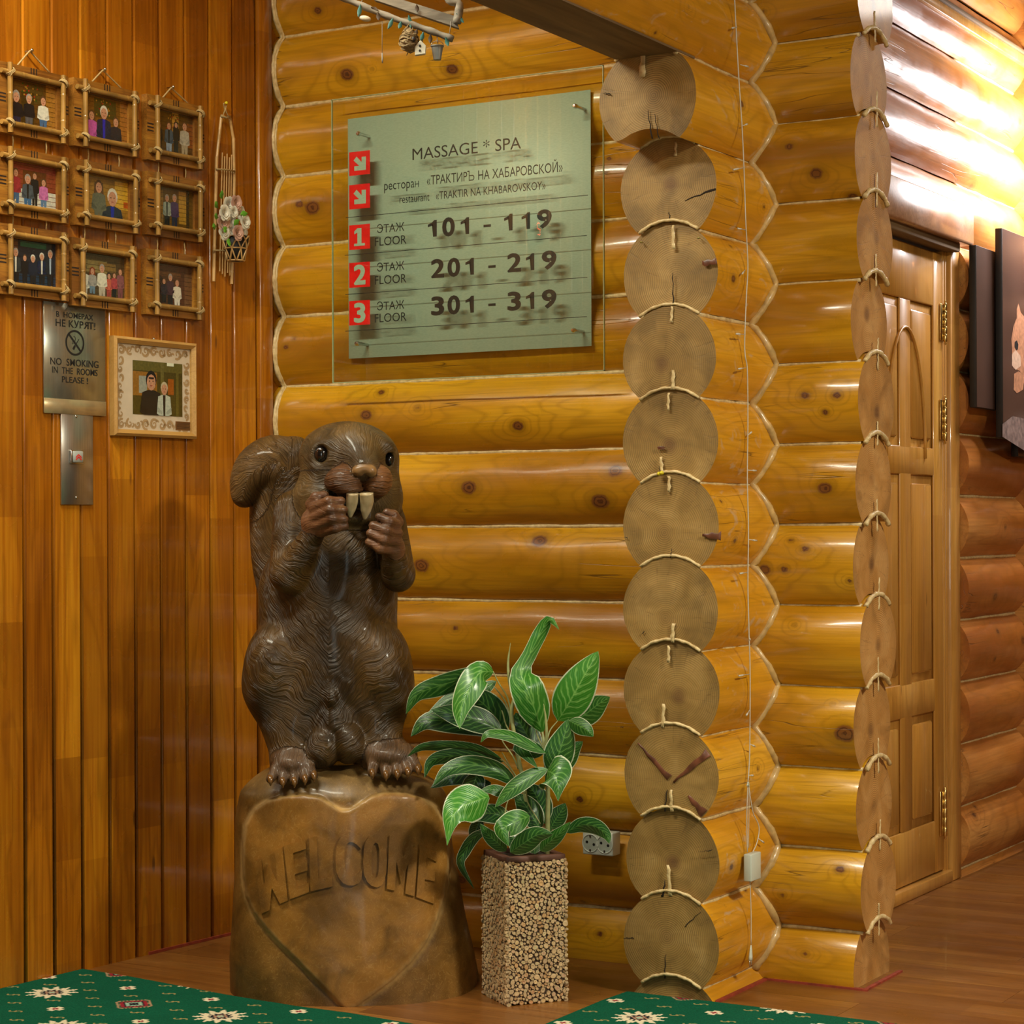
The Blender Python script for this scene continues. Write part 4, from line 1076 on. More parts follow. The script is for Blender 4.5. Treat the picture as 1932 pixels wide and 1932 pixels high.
# ------------------------------------------------------------------ framed photo with patterned mount
a, b_ = A(217, 640, .02), A(370, 829, .02)
fc = ((A(217, 632, .02) + A(212, 820, .02)) / 2 + (A(374, 650, .02) + A(368, 829, .02)) / 2) / 2
pf = wall_item('framed_photo', tuple(fc - NA * .019), 'A')
tag(pf, 'square light wood frame with cream scrollwork mount round a small photo', 'picture')
W2 = (A(371, 740, .02)[1] - A(215, 726, .02)[1]) / 2; H2 = (A(217, 632, .02)[2] - A(212, 820, .02)[2]) / 2
fwd_ = .020
M['frame_wood'] = make_plank('light_oak_picture_frame', (.42, .22, .05), (.50, .28, .08), (.58, .36, .12), .4, 0, 3.0)
for pts in (((-W2, H2), (W2, H2), (W2 - fwd_, H2 - fwd_), (-W2 + fwd_, H2 - fwd_)), ((W2, H2), (W2, -H2), (W2 - fwd_, -H2 + fwd_), (W2 - fwd_, H2 - fwd_)),
            ((W2, -H2), (-W2, -H2), (-W2 + fwd_, -H2 + fwd_), (W2 - fwd_, -H2 + fwd_)), ((-W2, -H2), (-W2, H2), (-W2 + fwd_, H2 - fwd_), (-W2 + fwd_, -H2 + fwd_))):
    o_ = [np.array(p) for p in pts]; mid0 = o_[0] * .6 + o_[3] * .4; mid1 = o_[1] * .6 + o_[2] * .4
    V = [(p[0], y, p[1]) for y, row_ in ((0, (o_[0], o_[1])), (-.020, (o_[0], o_[1])), (-.026, (mid0, mid1)), (-.017, (o_[3], o_[2])), (-.006, (o_[3], o_[2])), (0, (o_[3], o_[2]))) for p in row_]
    Fc = [(2 * i, 2 * i + 1, 2 * i + 3, 2 * i + 2) for i in range(5)]
    mesh('frame_rail', V, Fc, M['frame_wood'], pf)
iw, ih = W2 - fwd_ + .001, H2 - fwd_ + .001
box('mount', -iw, iw, -.009, -.006, -ih, ih, plain('cream_mount_board', (.62, .52, .38), .6, var=.05), pf)
mb = MB()
def scroll(cx, cz, r, a0, turns, s=1, wd=.0042, flip=1):
    pts = []
    for i in range(30):
        t = i / 29; a_ = a0 + s * turns * 2 * pi * t; q = r * (1 - .82 * t)
        pts.append((cx + flip * q * cos(a_), cz + q * sin(a_), wd * (.9 + 1.3 * sin(pi * min(1, t * 1.3 + .1)))))
    for i in range(29):
        x0_, z0_, w0 = pts[i]; x1_, z1_, w1 = pts[i + 1]; d = np.array([x1_ - x0_, z1_ - z0_]); d /= np.hypot(*d) + 1e-9; n = np.array([-d[1], d[0]])
        mb.add([(x0_ + n[0] * w0 / 2, -.0094, z0_ + n[1] * w0 / 2), (x1_ + n[0] * w1 / 2, -.0094, z1_ + n[1] * w1 / 2), (x1_ - n[0] * w1 / 2, -.0094, z1_ - n[1] * w1 / 2), (x0_ - n[0] * w0 / 2, -.0094, z0_ - n[1] * w0 / 2)], [(0, 1, 2, 3)])
rs = random.Random(3)
bw = .036
for k in range(9):
    u = -iw + .022 + (2 * iw - .044) * k / 8
    for z in (ih - bw / 2 - .001, -ih + bw / 2 + .001):
        scroll(u, z + rs.uniform(-.003, .003), rs.uniform(.012, .017), rs.uniform(0, 6), rs.uniform(1.0, 1.5), rs.choice([-1, 1]), .0045)
        scroll(u + .012, z + rs.uniform(-.01, .01), .009, rs.uniform(0, 6), .6, 1, .003)
for k in range(7):
    v = -ih + .05 + (2 * ih - .10) * k / 6
    for x in (-iw + bw / 2, iw - bw / 2 + .002):
        scroll(x + rs.uniform(-.003, .003), v, rs.uniform(.010, .016), rs.uniform(0, 6), rs.uniform(.8, 1.3), rs.choice([-1, 1]), .0045)
mb.build('scrollwork', plain('brown_scroll_print', (.42, .27, .12), .6), pf, False)
q0 = loc(pf, A(250, 679, .01)); q1 = loc(pf, A(344, 787, .01)); z0 = loc(pf, A(248, 781, .01))[2]
mb = MB(); X = lambda u: q0[0] + (q1[0] - q0[0]) * u
Z = lambda v: z0 + (q0[2] - z0) * v
yq = -.0096
poly(mb, [(X(0), Z(0)), (X(1), Z(0)), (X(1), Z(1)), (X(0), Z(1))], yq, (.07, .055, .012))
for (a_, b__, c__, d_, colr) in ((0, .82, 1, 1, (.12, .10, .02)), (0, .35, .48, .80, (.28, .13, .02)), (.12, .40, .28, .72, (.30, .33, .28)), (.70, .40, .82, .70, (.32, .09, .01)), (.55, .1, .62, 1, (.14, .12, .03)), (.86, .0, .92, 1, (.12, .10, .02)), (.68, .94, .82, 1, (.7, .75, .6))):
    yq -= .0001; poly(mb, [(X(a_), Z(b__)), (X(c__), Z(b__)), (X(c__), Z(d_)), (X(a_), Z(d_))], yq - .0002, colr)
person(mb, X(.36), Z(.80), (q0[2] - z0) * 1.05, (q1[0] - q0[0]) * .44, BK, BK, BK, y=yq - .0004, bottom=Z(0)); person(mb, X(.62), Z(.62), (q0[2] - z0) * .9, (q1[0] - q0[0]) * .30, (.45, .52, .45), BK, (.5, .45, .3), y=yq - .0008, bottom=Z(0), inner=BK)
poly(mb, [(X(.31), Z(.705)), (X(.41), Z(.705)), (X(.41), Z(.675)), (X(.31), Z(.675))], yq - .0016, BK)
mb.build('photo_print', M['print'], pf, False, color=True)
q = loc(pf, A(331, 796, .01)); q2 = loc(pf, A(361, 812, .01))
lb = box('caption_plate', q[0], q2[0], -.0105, -.009, q2[2] - .001, q[2] + .002, plain('bronze_caption_plate', (.24, .12, .04), .4, .5), pf)
mb = MB()
for k in range(5): seg(mb, q[0] + .004, q[2] - .003 - k * .0042, q2[0] - .004 - (.006 if k % 2 else 0), q[2] - .003 - k * .0042, .0006, -.0108)
mb.build('caption_lines', M['black'], lb, False)
V, Fc = lathe([(0, -.016), (.004, -.014), (.004, -.010), (.0015, -.009), (.0015, 0)], 10)
mesh('nail', [(-.002 + v[0], v[2], H2 + v[1] + .002) for v in V], Fc, M['steel'], pf, True)

bpy.data.objects.remove(TXO)
# ------------------------------------------------------------------ carved wooden squirrel on a stump
D0 = 6.12; R0 = tu(660, 1000)[0] * D0
sq = empty('squirrel_sculpture', tuple(np.array([CA * R0 - SA * D0, SA * R0 + CA * D0, 0.0])), AL)
tag(sq, 'large carved wooden squirrel baring two teeth on a stump with a heart', 'sculpture')
def sp(px, py, dy=0.0):
    a, b_ = tu(px, py); D = D0 + dy
    return np.array([a * D - R0, dy, H + b_ * D])
K = D0 / F
VX = .0046
lo = np.array([-.40, -.34, -.008]); hi = np.array([.40, .36, 1.64])
nn = np.ceil((hi - lo) / VX).astype(int) + 1
gx = (lo[0] + VX * np.arange(nn[0])).astype(np.float32); gy = (lo[1] + VX * np.arange(nn[1])).astype(np.float32); gz = (lo[2] + VX * np.arange(nn[2])).astype(np.float32)
FIELD = np.full(tuple(nn), .2, np.float32)
PRIM = []
def smin(a, b, k):
    h = np.maximum(k - np.abs(a - b), 0) / k
    return np.minimum(a, b) - h * h * k * .25
def sub_grid(c0, c1, pad):
    i0 = np.maximum(((np.minimum(c0, c1) - pad - lo) / VX).astype(int), 0); i1 = np.minimum(((np.maximum(c0, c1) + pad - lo) / VX).astype(int) + 2, nn)
    return i0, i1
def apply(fn, c0, c1, pad, k, region, cut=False):
    PRIM.append((fn, region, cut))
    i0, i1 = sub_grid(np.asarray(c0), np.asarray(c1), pad + k + .02)
    if (i1 <= i0).any(): return
    X = gx[i0[0]:i1[0], None, None]; Y = gy[None, i0[1]:i1[1], None]; Z = gz[None, None, i0[2]:i1[2]]
    d = fn(X, Y, Z).astype(np.float32)
    s = (slice(i0[0], i1[0]), slice(i0[1], i1[1]), slice(i0[2], i1[2]))
    if cut: FIELD[s] = -smin(-FIELD[s], d, k)
    else: FIELD[s] = smin(FIELD[s], d, k)
def ell(px, py, dy, rx, rz, ry, k=.03, region='body', rot=0.0, cut=False):
    c = sp(px, py, dy); r = np.array([rx * K, ry, rz * K]); ca_, sa_ = cos(radians(rot)), sin(radians(rot))
    def fn(X, Y, Z):
        x = X - c[0]; z = Z - c[2]; x2 = x * ca_ + z * sa_; z2 = -x * sa_ + z * ca_; y = Y - c[1]
        k0 = np.sqrt((x2 / r[0]) ** 2 + (y / r[1]) ** 2 + (z2 / r[2]) ** 2); k1 = np.sqrt((x2 / r[0] ** 2) ** 2 + (y / r[1] ** 2) ** 2 + (z2 / r[2] ** 2) ** 2) + 1e-6
        return k0 * (k0 - 1) / k1
    apply(fn, c, c, max(r), k, region, cut)
def cone(a, b, ra, rb, k=.025, region='body'):
    A_ = sp(*a); B_ = sp(*b); ra *= K; rb *= K; d = B_ - A_; L2 = float(d @ d)
    def fn(X, Y, Z):
        x = X - A_[0]; y = Y - A_[1]; z = Z - A_[2]
        t = np.clip((x * d[0] + y * d[1] + z * d[2]) / L2, 0, 1)
        return np.sqrt((x - t * d[0]) ** 2 + (y - t * d[1]) ** 2 + (z - t * d[2]) ** 2) - (ra + (rb - ra) * t)
    apply(fn, A_, B_, max(ra, rb), k, region)
# --- stump with the heart ---
zt = [sp(0, y)[2] for y in (1900, 1865, 1800, 1700, 1600, 1540, 1490, 1440)]
xc_ = [sp(x, 1000)[0] for x in (662, 662, 658, 652, 646, 645, 646, 650)]
hw_ = [K * v for v in (231, 232, 229, 216, 206, 202, 192, 165)]
HEART = [(645,1527),(630,1520),(605,1503),(575,1497),(540,1499),(505,1508),(478,1525),(462,1555),(456,1600),(457,1650),(463,1690),(476,1720),(500,1752),(530,1784),(565,1818),(600,1853),(630,1884),(652,1906),(668,1900),(700,1878),(740,1848),(775,1815),(803,1778),(824,1735),(838,1690),(846,1640),(846,1590),(838,1550),(820,1520),(795,1502),(760,1493),(725,1493),(700,1500),(675,1516),(660,1526)]
hp = np.array(HEART, float)
def poly_dist(P, U, W):
    """signed distance in px, negative inside"""
    d = np.full(U.shape, 1e9); ins = np.zeros(U.shape, bool); n = len(P)
    for i in range(n):
        a = P[i]; b_ = P[(i + 1) % n]; e = b_ - a
        t = np.clip(((U - a[0]) * e[0] + (W - a[1]) * e[1]) / (e @ e), 0, 1)
        d = np.minimum(d, np.hypot(U - a[0] - t * e[0], W - a[1] - t * e[1]))
        c = ((a[1] > W) != (b_[1] > W)) & (U < (b_[0] - a[0]) * (W - a[1]) / (b_[1] - a[1] + 1e-12) + a[0]); ins ^= c
    return np.where(ins, -d, d)
HU, HW = np.meshgrid(np.arange(400, 920, 2.), np.arange(1440, 1940, 2.), indexing='ij')
HD = poly_dist(hp, HU, HW)
def project(X, Y, Z):
    D = D0 + Y; a = (X + R0) / D; b_ = (Z - H) / D
    return CX + F * (a * CR - b_ * SR), CY - F * (a * SR + b_ * CR)
def heart_d(X, Y, Z):
    u, w = project(X, Y, Z)
    i = np.clip(((u - 400) / 2).astype(int), 0, HD.shape[0] - 1); j = np.clip(((w - 1440) / 2).astype(int), 0, HD.shape[1] - 1)
    return HD[i, j]
def base_fn(X, Y, Z):
    z = Z + 0 * X + 0 * Y
    cx = np.interp(z, zt, xc_); hw = np.interp(z, zt, hw_)
    x = (X - cx); y = Y + .01
    th = np.arctan2(y, x)
    lump = 1 + .020 * np.sin(3 * th + 1.0 + 2 * z) + .014 * np.sin(5 * th + 7 * z) + .018 * np.sin(2 * th - 5 * z) + .008 * np.sin(11 * th + 3 * np.sin(9 * z))
    lump = np.where(y < .05, 1 + (lump - 1) * .5, lump)
    rr = (np.abs(x / hw) ** 2.35 + np.abs(y / (hw * .75)) ** 2.35) ** (1 / 2.35) / lump
    side = (rr - 1) * hw * .8
    topz = .648 - .05 * (x / .3) ** 2 - .04 * np.maximum(y, 0) + .012 * np.sin(9 * x + 3) * np.cos(8 * y) - .36 * np.maximum(-y - .09, 0)
    tz = z - topz
    d = -smin(-side, -tz, .055)
    h = heart_d(X, Y, Z); s = np.clip((3 - h) / 7, 0, 1); s = s * s * (3 - 2 * s)
    return d - np.where(y < 0, .013 * s - .004 * np.exp(-np.maximum(h, 0) / 6) * (h > 0), 0)
apply(base_fn, (-.4, -.34, 0), (.4, .36, .62), .0, .001, 'base')
# --- body ---
ell(628, 1265, .03, 118, 140, .175, .05)
ell(619, 1120, .02, 132, 125, .16, .05)
ell(617, 1190, .03, 128, 90, .165, .05)
ell(628, 1010, -.01, 92, 85, .125, .05)
ell(650, 955, -.02, 75, 70, .11, .05)
ell(514, 1262, -.05, 54, 92, .13, .014, rot=-6); cone((512, 1300, -.06), (548, 1425, -.10), 46, 34, .04)
ell(724, 1262, -.05, 54, 92, .13, .014, rot=5); cone((728, 1300, -.06), (712, 1420, -.10), 46, 38, .04)
cone((560, 1320, -.08), (560, 1425, -.10), 44, 36, .04); cone((690, 1320, -.08), (703, 1420, -.09), 42, 36, .04)
ell(625, 1230, -.11, 78, 110, .055, .06)
ell(592, 1060, -.10, 42, 70, .05, .05); ell(662, 1060, -.10, 42, 70, .05, .05)
# lower belly and what hangs below it
cone((627, 1305, -.150), (631, 1365, -.150), 15, 20, .02); ell(626, 1318, -.172, 9, 14, .014, .012)
ell(632, 1368, -.12, 38, 36, .05, .03); ell(612, 1408, -.145, 32, 40, .058, .008); ell(657, 1402, -.145, 31, 39, .056, .005)
# feet and toes
ell(553, 1440, -.13, 40, 28, .075, .03, 'foot'); ell(735, 1424, -.12, 52, 28, .08, .03, 'foot')
for (x0, y0, x1, y1) in ((533, 1432, 510, 1470), (541, 1430, 533, 1474), (553, 1430, 555, 1474), (564, 1430, 575, 1469), (573, 1432, 592, 1463)):
    cone((x0, y0, -.15), ((x0 + x1) / 2, (y0 + y1) / 2 - 2, -.178), 9, 10, .006, 'foot'); cone(((x0 + x1) / 2, (y0 + y1) / 2 - 2, -.178), (x1, y1, -.208), 10, 8.5, .006, 'foot')
for (x0, y0, x1, y1) in ((706, 1420, 702, 1458), (722, 1418, 728, 1461), (736, 1418, 749, 1459), (752, 1418, 769, 1455), (766, 1420, 788, 1450)):
    cone((x0, y0, -.14), ((x0 + x1) / 2, (y0 + y1) / 2 - 2, -.170), 10, 11, .006, 'foot'); cone(((x0 + x1) / 2, (y0 + y1) / 2 - 2, -.170), (x1, y1, -.200), 11, 9, .006, 'foot')
# --- head ---
ell(660, 868, -.05, 93, 66, .115, .04, 'head', 3)
ell(650, 850, -.02, 78, 50, .10, .04, 'head')
ell(612, 945, -.05, 60, 62, .105, .04, 'head', -10)
ell(710, 935, -.045, 50, 62, .10, .04, 'head', 8)
ell(660, 960, -.05, 70, 50, .09, .04, 'head')
cone((672, 840, -.115), (688, 882, -.185), 36, 27, .04, 'head')
ell(628, 838, -.12, 30, 13, .028, .02, 'head', 12); ell(722, 838, -.10, 26, 14, .03, .02, 'head', -25)
ell(649, 905, -.178, 37, 27, .050, .010, 'muzzle', 12); ell(713, 908, -.170, 27, 31, .050, .008, 'muzzle', -14)
ell(655, 922, -.190, 30, 14, .03, .008, 'muzzle', -8)
ell(676, 888, -.222, 11, 10, .015, .008, 'nose'); ell(700, 889, -.220, 10, 10, .015, .008, 'nose'); ell(688, 884, -.215, 17, 9, .02, .008, 'nose')
ell(689, 914, -.232, 3.0, 18, .022, .006, 'muzzle', 0, True)
ell(668, 950, -.185, 30, 22, .045, .012, 'mouth', 0, True)
ell(628, 930, -.165, 10, 8, .03, .008, 'mouth', 30, True)
ell(672, 978, -.135, 27, 14, .035, .02, 'head')
# eye rims, ears
for (x, y, dy, rx, rz) in ((605, 857, -.118, 22, 24), (733, 866, -.075, 14, 20)):
    ell(x, y, dy, rx, rz, .024, .008, 'head'); ell(x - 1, y, dy - .028, rx * .66, rz * .72, .022, .006, 'head', 0, True)
ell(607, 887, -.120, 24, 7, .02, .012, 'head', -18)
ell(583, 848, -.03, 11, 27, .022, .012, 'head', -22); ell(576, 850, -.048, 5, 18, .012, .008, 'head', -22, True)
# --- arms and hands ---
cone((556, 965, -.04), (543, 1078, -.135), 40, 34, .012, 'body'); cone((546, 1084, -.145), (592, 1005, -.20), 32, 21, .015, 'body')
ell(548, 1080, -.135, 34, 38, .05, .02)
cone((730, 985, -.03), (752, 1080, -.105), 36, 31, .012, 'body'); cone((751, 1088, -.115), (742, 1040, -.17), 29, 21, .015, 'body')
ell(594, 984, -.215, 26, 26, .034, .015, 'hand', -30); ell(741, 1026, -.185, 20, 30, .032, .015, 'hand', 20)
for (a, b_, c) in (((592, 958, -.235), (620, 946, -.262), (643, 945, -.245)), ((594, 975, -.240), (624, 962, -.268), (648, 962, -.25)),
                   ((598, 991, -.238), (628, 979, -.266), (649, 980, -.25)), ((606, 1004, -.230), (632, 996, -.258), (650, 993, -.245)), ((585, 952, -.215), (596, 938, -.225), (612, 934, -.22))):
    cone(a, b_, 10, 9.5, .005, 'hand'); cone(b_, c, 9.5, 7.5, .005, 'hand'); ell(c[0], c[1], c[2], 8.5, 7.5, .012, .004, 'hand'); ell(b_[0], b_[1], b_[2], 10.5, 9.5, .014, .004, 'hand')
for (a, b_, c) in (((748, 990, -.205), (734, 984, -.232), (716, 975, -.225)), ((751, 1006, -.205), (728, 1002, -.240), (704, 991, -.230)),
                   ((748, 1023, -.205), (724, 1018, -.240), (699, 1006, -.230)), ((740, 1039, -.200), (718, 1035, -.232), (697, 1023, -.225)), ((752, 985, -.18), (742, 972, -.195), (730, 967, -.20))):
    cone(a, b_, 10, 9.5, .005, 'hand'); cone(b_, c, 9.5, 7.5, .005, 'hand'); ell(c[0], c[1], c[2], 8.5, 7.5, .012, .004, 'hand'); ell(b_[0], b_[1], b_[2], 10.5, 9.5, .014, .004, 'hand')
# --- tail ---
TP = spline([(590, 1250, .15), (545, 1160, .19), (526, 1070, .20), (524, 985, .20), (528, 925, .20), (522, 882, .19), (492, 886, .17), (471, 908, .155), (461, 934, .145)], 4)
TR = np.interp(np.arange(len(TP)), [0, 4, 8, 12, 16, 20, 24, 28, 32], [36, 44, 50, 54, 58, 62, 50, 37, 25])
for i in range(len(TP) - 1):
    cone(tuple(TP[i]), tuple(TP[i + 1]), TR[i], TR[i + 1], .006, 'tail')
ell(560, 868, .19, 34, 46, .07, .02, 'tail')

# carved relief of fur locks pressed into the field before meshing is left to the surface; now extract it
def surface_nets(f):
    s = f < 0; nx, ny, nz = f.shape
    c = s[:-1, :-1, :-1].astype(np.int8)
    tot = np.zeros((nx - 1, ny - 1, nz - 1), np.int8)
    for dx_ in (0, 1):
        for dy_ in (0, 1):
            for dz_ in (0, 1): tot += s[dx_:nx - 1 + dx_, dy_:ny - 1 + dy_, dz_:nz - 1 + dz_]
    act = (tot > 0) & (tot < 8); idx = np.full(act.shape, -1, np.int32); cells = np.argwhere(act); idx[act] = np.arange(len(cells))
    pos = np.zeros((len(cells), 3)); cnt = np.zeros(len(cells))
    corner = [(a, b, c_) for a in (0, 1) for b in (0, 1) for c_ in (0, 1)]
    cv = {k: f[cells[:, 0] + k[0], cells[:, 1] + k[1], cells[:, 2] + k[2]].astype(float) for k in corner}
    for k in corner:
        for ax in range(3):
            if k[ax] == 0:
                k2 = list(k); k2[ax] = 1; k2 = tuple(k2); a = cv[k]; b = cv[k2]; m_ = (a < 0) != (b < 0)
                t = np.where(m_, a / (a - b + 1e-20), 0); p = np.tile(np.array(k, float), (len(cells), 1)); p[:, ax] += t
                pos += p * m_[:, None]; cnt += m_
    V = (cells + pos / cnt[:, None]) * VX + lo
    Q = []
    for ax in range(3):
        o1, o2 = [(1, 2), (2, 0), (0, 1)][ax]
        sl = [slice(None)] * 3; sl2 = [slice(None)] * 3; sl[ax] = slice(0, -1); sl2[ax] = slice(1, None)
        a = s[tuple(sl)]; b = s[tuple(sl2)]; e = np.argwhere(a != b); inside_first = a[tuple(e.T)]
        ok = (e[:, o1] > 0) & (e[:, o2] > 0) & (e[:, o1] < f.shape[o1] - 1) & (e[:, o2] < f.shape[o2] - 1); e = e[ok]; inside_first = inside_first[ok]
        def cell(d1, d2):
            q = e.copy(); q[:, o1] -= d1; q[:, o2] -= d2; return idx[tuple(q.T)]
        q = np.stack([cell(1, 1), cell(0, 1), cell(0, 0), cell(1, 0)], 1)
        q[~inside_first] = q[~inside_first][:, ::-1]; Q.append(q)
    return V, np.concatenate(Q)
V, Q = surface_nets(FIELD)
# per vertex: which region, what colour, which way the fur runs
reg = np.full(len(V), 'body', dtype='<U6'); best = np.full(len(V), 1e9)
for fn, rg, cut in PRIM:
    d = fn(V[:, 0], V[:, 1], V[:, 2]); d = np.abs(d) if cut else d; m_ = d < best - 1e-4; best[m_] = d[m_]; reg[m_] = rg
U_, W_ = project(V[:, 0], V[:, 1], V[:, 2])
hd = heart_d(V[:, 0], V[:, 1], V[:, 2]); front = V[:, 1] < 0.0
isheart = (reg == 'base') & front & (hd < -1)
colr = np.tile(np.array([.095, .048, .010]), (len(V), 1))
colr[reg == 'tail'] = (.175, .092, .026); colr[reg == 'head'] = (.115, .068, .022); colr[reg == 'muzzle'] = (.20, .080, .025)
colr[reg == 'nose'] = (.36, .19, .065); colr[reg == 'hand'] = (.165, .068, .030); colr[reg == 'foot'] = (.115, .060, .028); colr[reg == 'base'] = (.165, .078, .014)
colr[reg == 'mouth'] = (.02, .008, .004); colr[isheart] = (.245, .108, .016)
edge = (reg == 'base') & front & (np.abs(hd) < 4) ; colr[edge] = (.40, .25, .09)
pale = (reg == 'base') & (V[:, 2] > .56) & ~isheart; colr[pale] = (.17, .098, .03)
# belly coloured darker along the middle
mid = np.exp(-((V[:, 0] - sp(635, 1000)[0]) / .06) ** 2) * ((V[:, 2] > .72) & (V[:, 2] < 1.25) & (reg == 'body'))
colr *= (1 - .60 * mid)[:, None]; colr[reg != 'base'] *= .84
fur = np.zeros((len(V), 3))
ang = np.arctan2(V[:, 0] - sp(628, 1000)[0], -(V[:, 1] - .05)) * .16
g_ = radians(36); fur[:, 0] = np.abs(ang) * cos(g_) - V[:, 2] * sin(g_); fur[:, 1] = np.abs(ang) * sin(g_) + V[:, 2] * cos(g_)
tp = np.array([sp(*p) for p in TP]); tm = reg == 'tail'
dd = np.linalg.norm(V[tm][:, None, :] - tp[None], axis=2); ii = dd.argmin(1)
tan = np.gradient(tp, axis=0); tan /= np.linalg.norm(tan, axis=1)[:, None]; rel = V[tm] - tp[ii]
sarc = np.concatenate([[0], np.cumsum(np.linalg.norm(np.diff(tp, axis=0), axis=1))])[ii] + (rel * tan[ii]).sum(1)
side_ = np.stack([tan[ii][:, 2], 0 * tan[ii][:, 0], -tan[ii][:, 0]], 1); lat = (rel * side_).sum(1)
fur[tm, 0] = sarc * .80 - .9 * np.abs(lat); fur[tm, 1] = lat * .5 + sarc * .3
hm = np.isin(reg, ['head']); hc = sp(688, 885, -.2)
rad = np.linalg.norm((V[hm] - hc)[:, [0, 2]], axis=1); an = np.arctan2(V[hm][:, 2] - hc[2], V[hm][:, 0] - hc[0])
fur[hm, 0] = an * .09; fur[hm, 1] = rad
mm = np.isin(reg, ['muzzle', 'hand', 'foot']); fur[mm, 0] = V[mm][:, 2] * 1.0; fur[mm, 1] = V[mm][:, 0]
fm = reg == 'foot'; fur[fm, 0] = V[fm][:, 0]; fur[fm, 1] = V[fm][:, 2]
amt = np.ones(len(V)); amt[reg == 'base'] = 0; amt[np.isin(reg, ['nose', 'mouth'])] = .0; amt[np.isin(reg, ['hand'])] = .25; amt[np.isin(reg, ['head', 'foot'])] = .55; amt[reg == 'tail'] = 1.25
fur[:, 2] = 0
# soften steps between regions
nbr = np.concatenate([Q[:, [0, 1]], Q[:, [1, 2]], Q[:, [2, 3]], Q[:, [3, 0]]])
def smooth_attr(a, it):
    for _ in range(it):
        s = a.copy(); c = np.ones(len(a))
        np.add.at(s, nbr[:, 0], a[nbr[:, 1]]); np.add.at(c, nbr[:, 0], 1)
        a = s / (c[:, None] if a.ndim > 1 else c)
    return a
colr = smooth_attr(colr, 3); amt = smooth_attr(amt, 5)
Vs = smooth_attr(V, 1); keep = np.isin(reg, ['hand', 'foot', 'nose', 'muzzle']); V = np.where(keep[:, None], V * .5 + Vs * .5, Vs)
m = NT('carved_varnished_wood'); oc = m.obj(False)
vc = m.attr('Col', 'Color'); fu = m.attr('fur', 'Vector'); am = m.attr('amt')
wv = m.noise(oc, 5.5, 2); wv2 = m.noise(oc, 14, 2)
fs = m.sep(fu)
p_ = m.math('ADD', fs[0], m.math('ADD', m.math('MULTIPLY', wv, .10), m.math('MULTIPLY', wv2, .03)))
lock = m.noise(m.comb(m.math('MULTIPLY', p_, 60.), m.math('MULTIPLY', fs[1], 9.), 0.0), 1.0, 2, .0)
hair = m.noise(m.comb(m.math('MULTIPLY', p_, 230.), m.math('MULTIPLY', fs[1], 9.), 3.0), 1.0, 3, .0, .6)
hgt = m.math('MULTIPLY', m.math('ADD', m.math('MULTIPLY', lock, .8), m.math('MULTIPLY', hair, .9)), am)
chip = m.voro(m.mapping(oc, (1, 1, .8)), 34, 'SMOOTH_F1')
bs = m.math('SUBTRACT', 1.0, m.math('MINIMUM', am, 1.0))
hgt = m.math('ADD', hgt, m.math('MULTIPLY', m.math('MULTIPLY', chip, .22), bs))
m.bump(hgt, 1.0, .0095)
crk = m.ramp(m.voro(m.vmath('ADD', oc, m.vmath('SCALE', m.comb(wv2, wv, wv2), None)), 30, 'DISTANCE_TO_EDGE'), (.0, 1.0), (.055, 0.0))
col_ = m.mix(m.math('MULTIPLY', m.math('MULTIPLY', crk, bs), .30), vc, (.45, .28, .09))
col_ = m.mix(m.math('MULTIPLY', m.ramp(hair, (.35, 1.0), (.55, 0.0)), m.math('MULTIPLY', m.math('MINIMUM', am, 1.0), .55)), col_, (.022, .010, .004))
blotch = m.ramp(m.noise(oc, 8, 4, .6), (.35, .55), (.65, 1.35))
col_ = m.mix(1.0, col_, blotch, 'MULTIPLY')
M['carved'] = m.fin(col_, m.ramp(m.noise(oc, 12, 3), (.3, .34), (.7, .52)), 0, .12, .38)
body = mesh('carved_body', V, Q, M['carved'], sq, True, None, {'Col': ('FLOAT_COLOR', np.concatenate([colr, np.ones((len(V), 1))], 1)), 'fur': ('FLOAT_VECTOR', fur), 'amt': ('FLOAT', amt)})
# --- eyes, teeth, claws, letters ---
def ellipsoid(name, c, r, mat, parent, rot=0.0, n=20):
    b = bmesh.new(); bmesh.ops.create_uvsphere(b, u_segments=n, v_segments=n // 2, radius=1.0)
    Mx = Matrix.Translation(Vector(c)) @ Matrix.Rotation(rot, 4, 'Y') @ Matrix.Diagonal((r[0], r[1], r[2], 1))
    bmesh.ops.transform(b, matrix=Mx, verts=b.verts[:]); return bmobj(name, b, mat, parent, True)
eyem = plain('black_glass_eye', (.006, .005, .005), .04, coat=1.0)
ellipsoid('eye', sp(606, 857, -.128), (13 * K, .017, 16 * K), eyem, sq)
ellipsoid('eye', sp(735, 867, -.086), (9 * K, .018, 14 * K), eyem, sq)
tm_ = NT('ivory_coloured_tooth'); oc = tm_.obj(); tn = tm_.noise(tm_.mapping(oc, (40, 40, 6)), 1, 3)
M['tooth'] = tm_.fin(tm_.ramp(tn, (.3, (.36, .25, .11)), (.65, (.66, .52, .30))), .3, 0, .5)
for (pts, rs_) in ((((665, 930), (664, 946), (662, 962), (661, 976)), (11.5, 11.5, 8.5, 2.5)), (((691, 930), (692, 946), (690, 964), (688, 980)), (13, 13, 9.5, 2.5))):
    P3 = spline([sp(p[0], p[1], -.205 + .010 * i) for i, p in enumerate(pts)], 5); rr_ = np.interp(np.arange(len(P3)), [0, 5, 10, 15], rs_) * K
    V_, F_ = tube(P3, rr_, 14, True, .62)
    # the root of the tube is flattened front to back
    mesh('tooth', V_, F_, M['tooth'], sq, True)
clawm = plain('polished_brown_claw', (.15, .065, .014), .25, coat=.4)
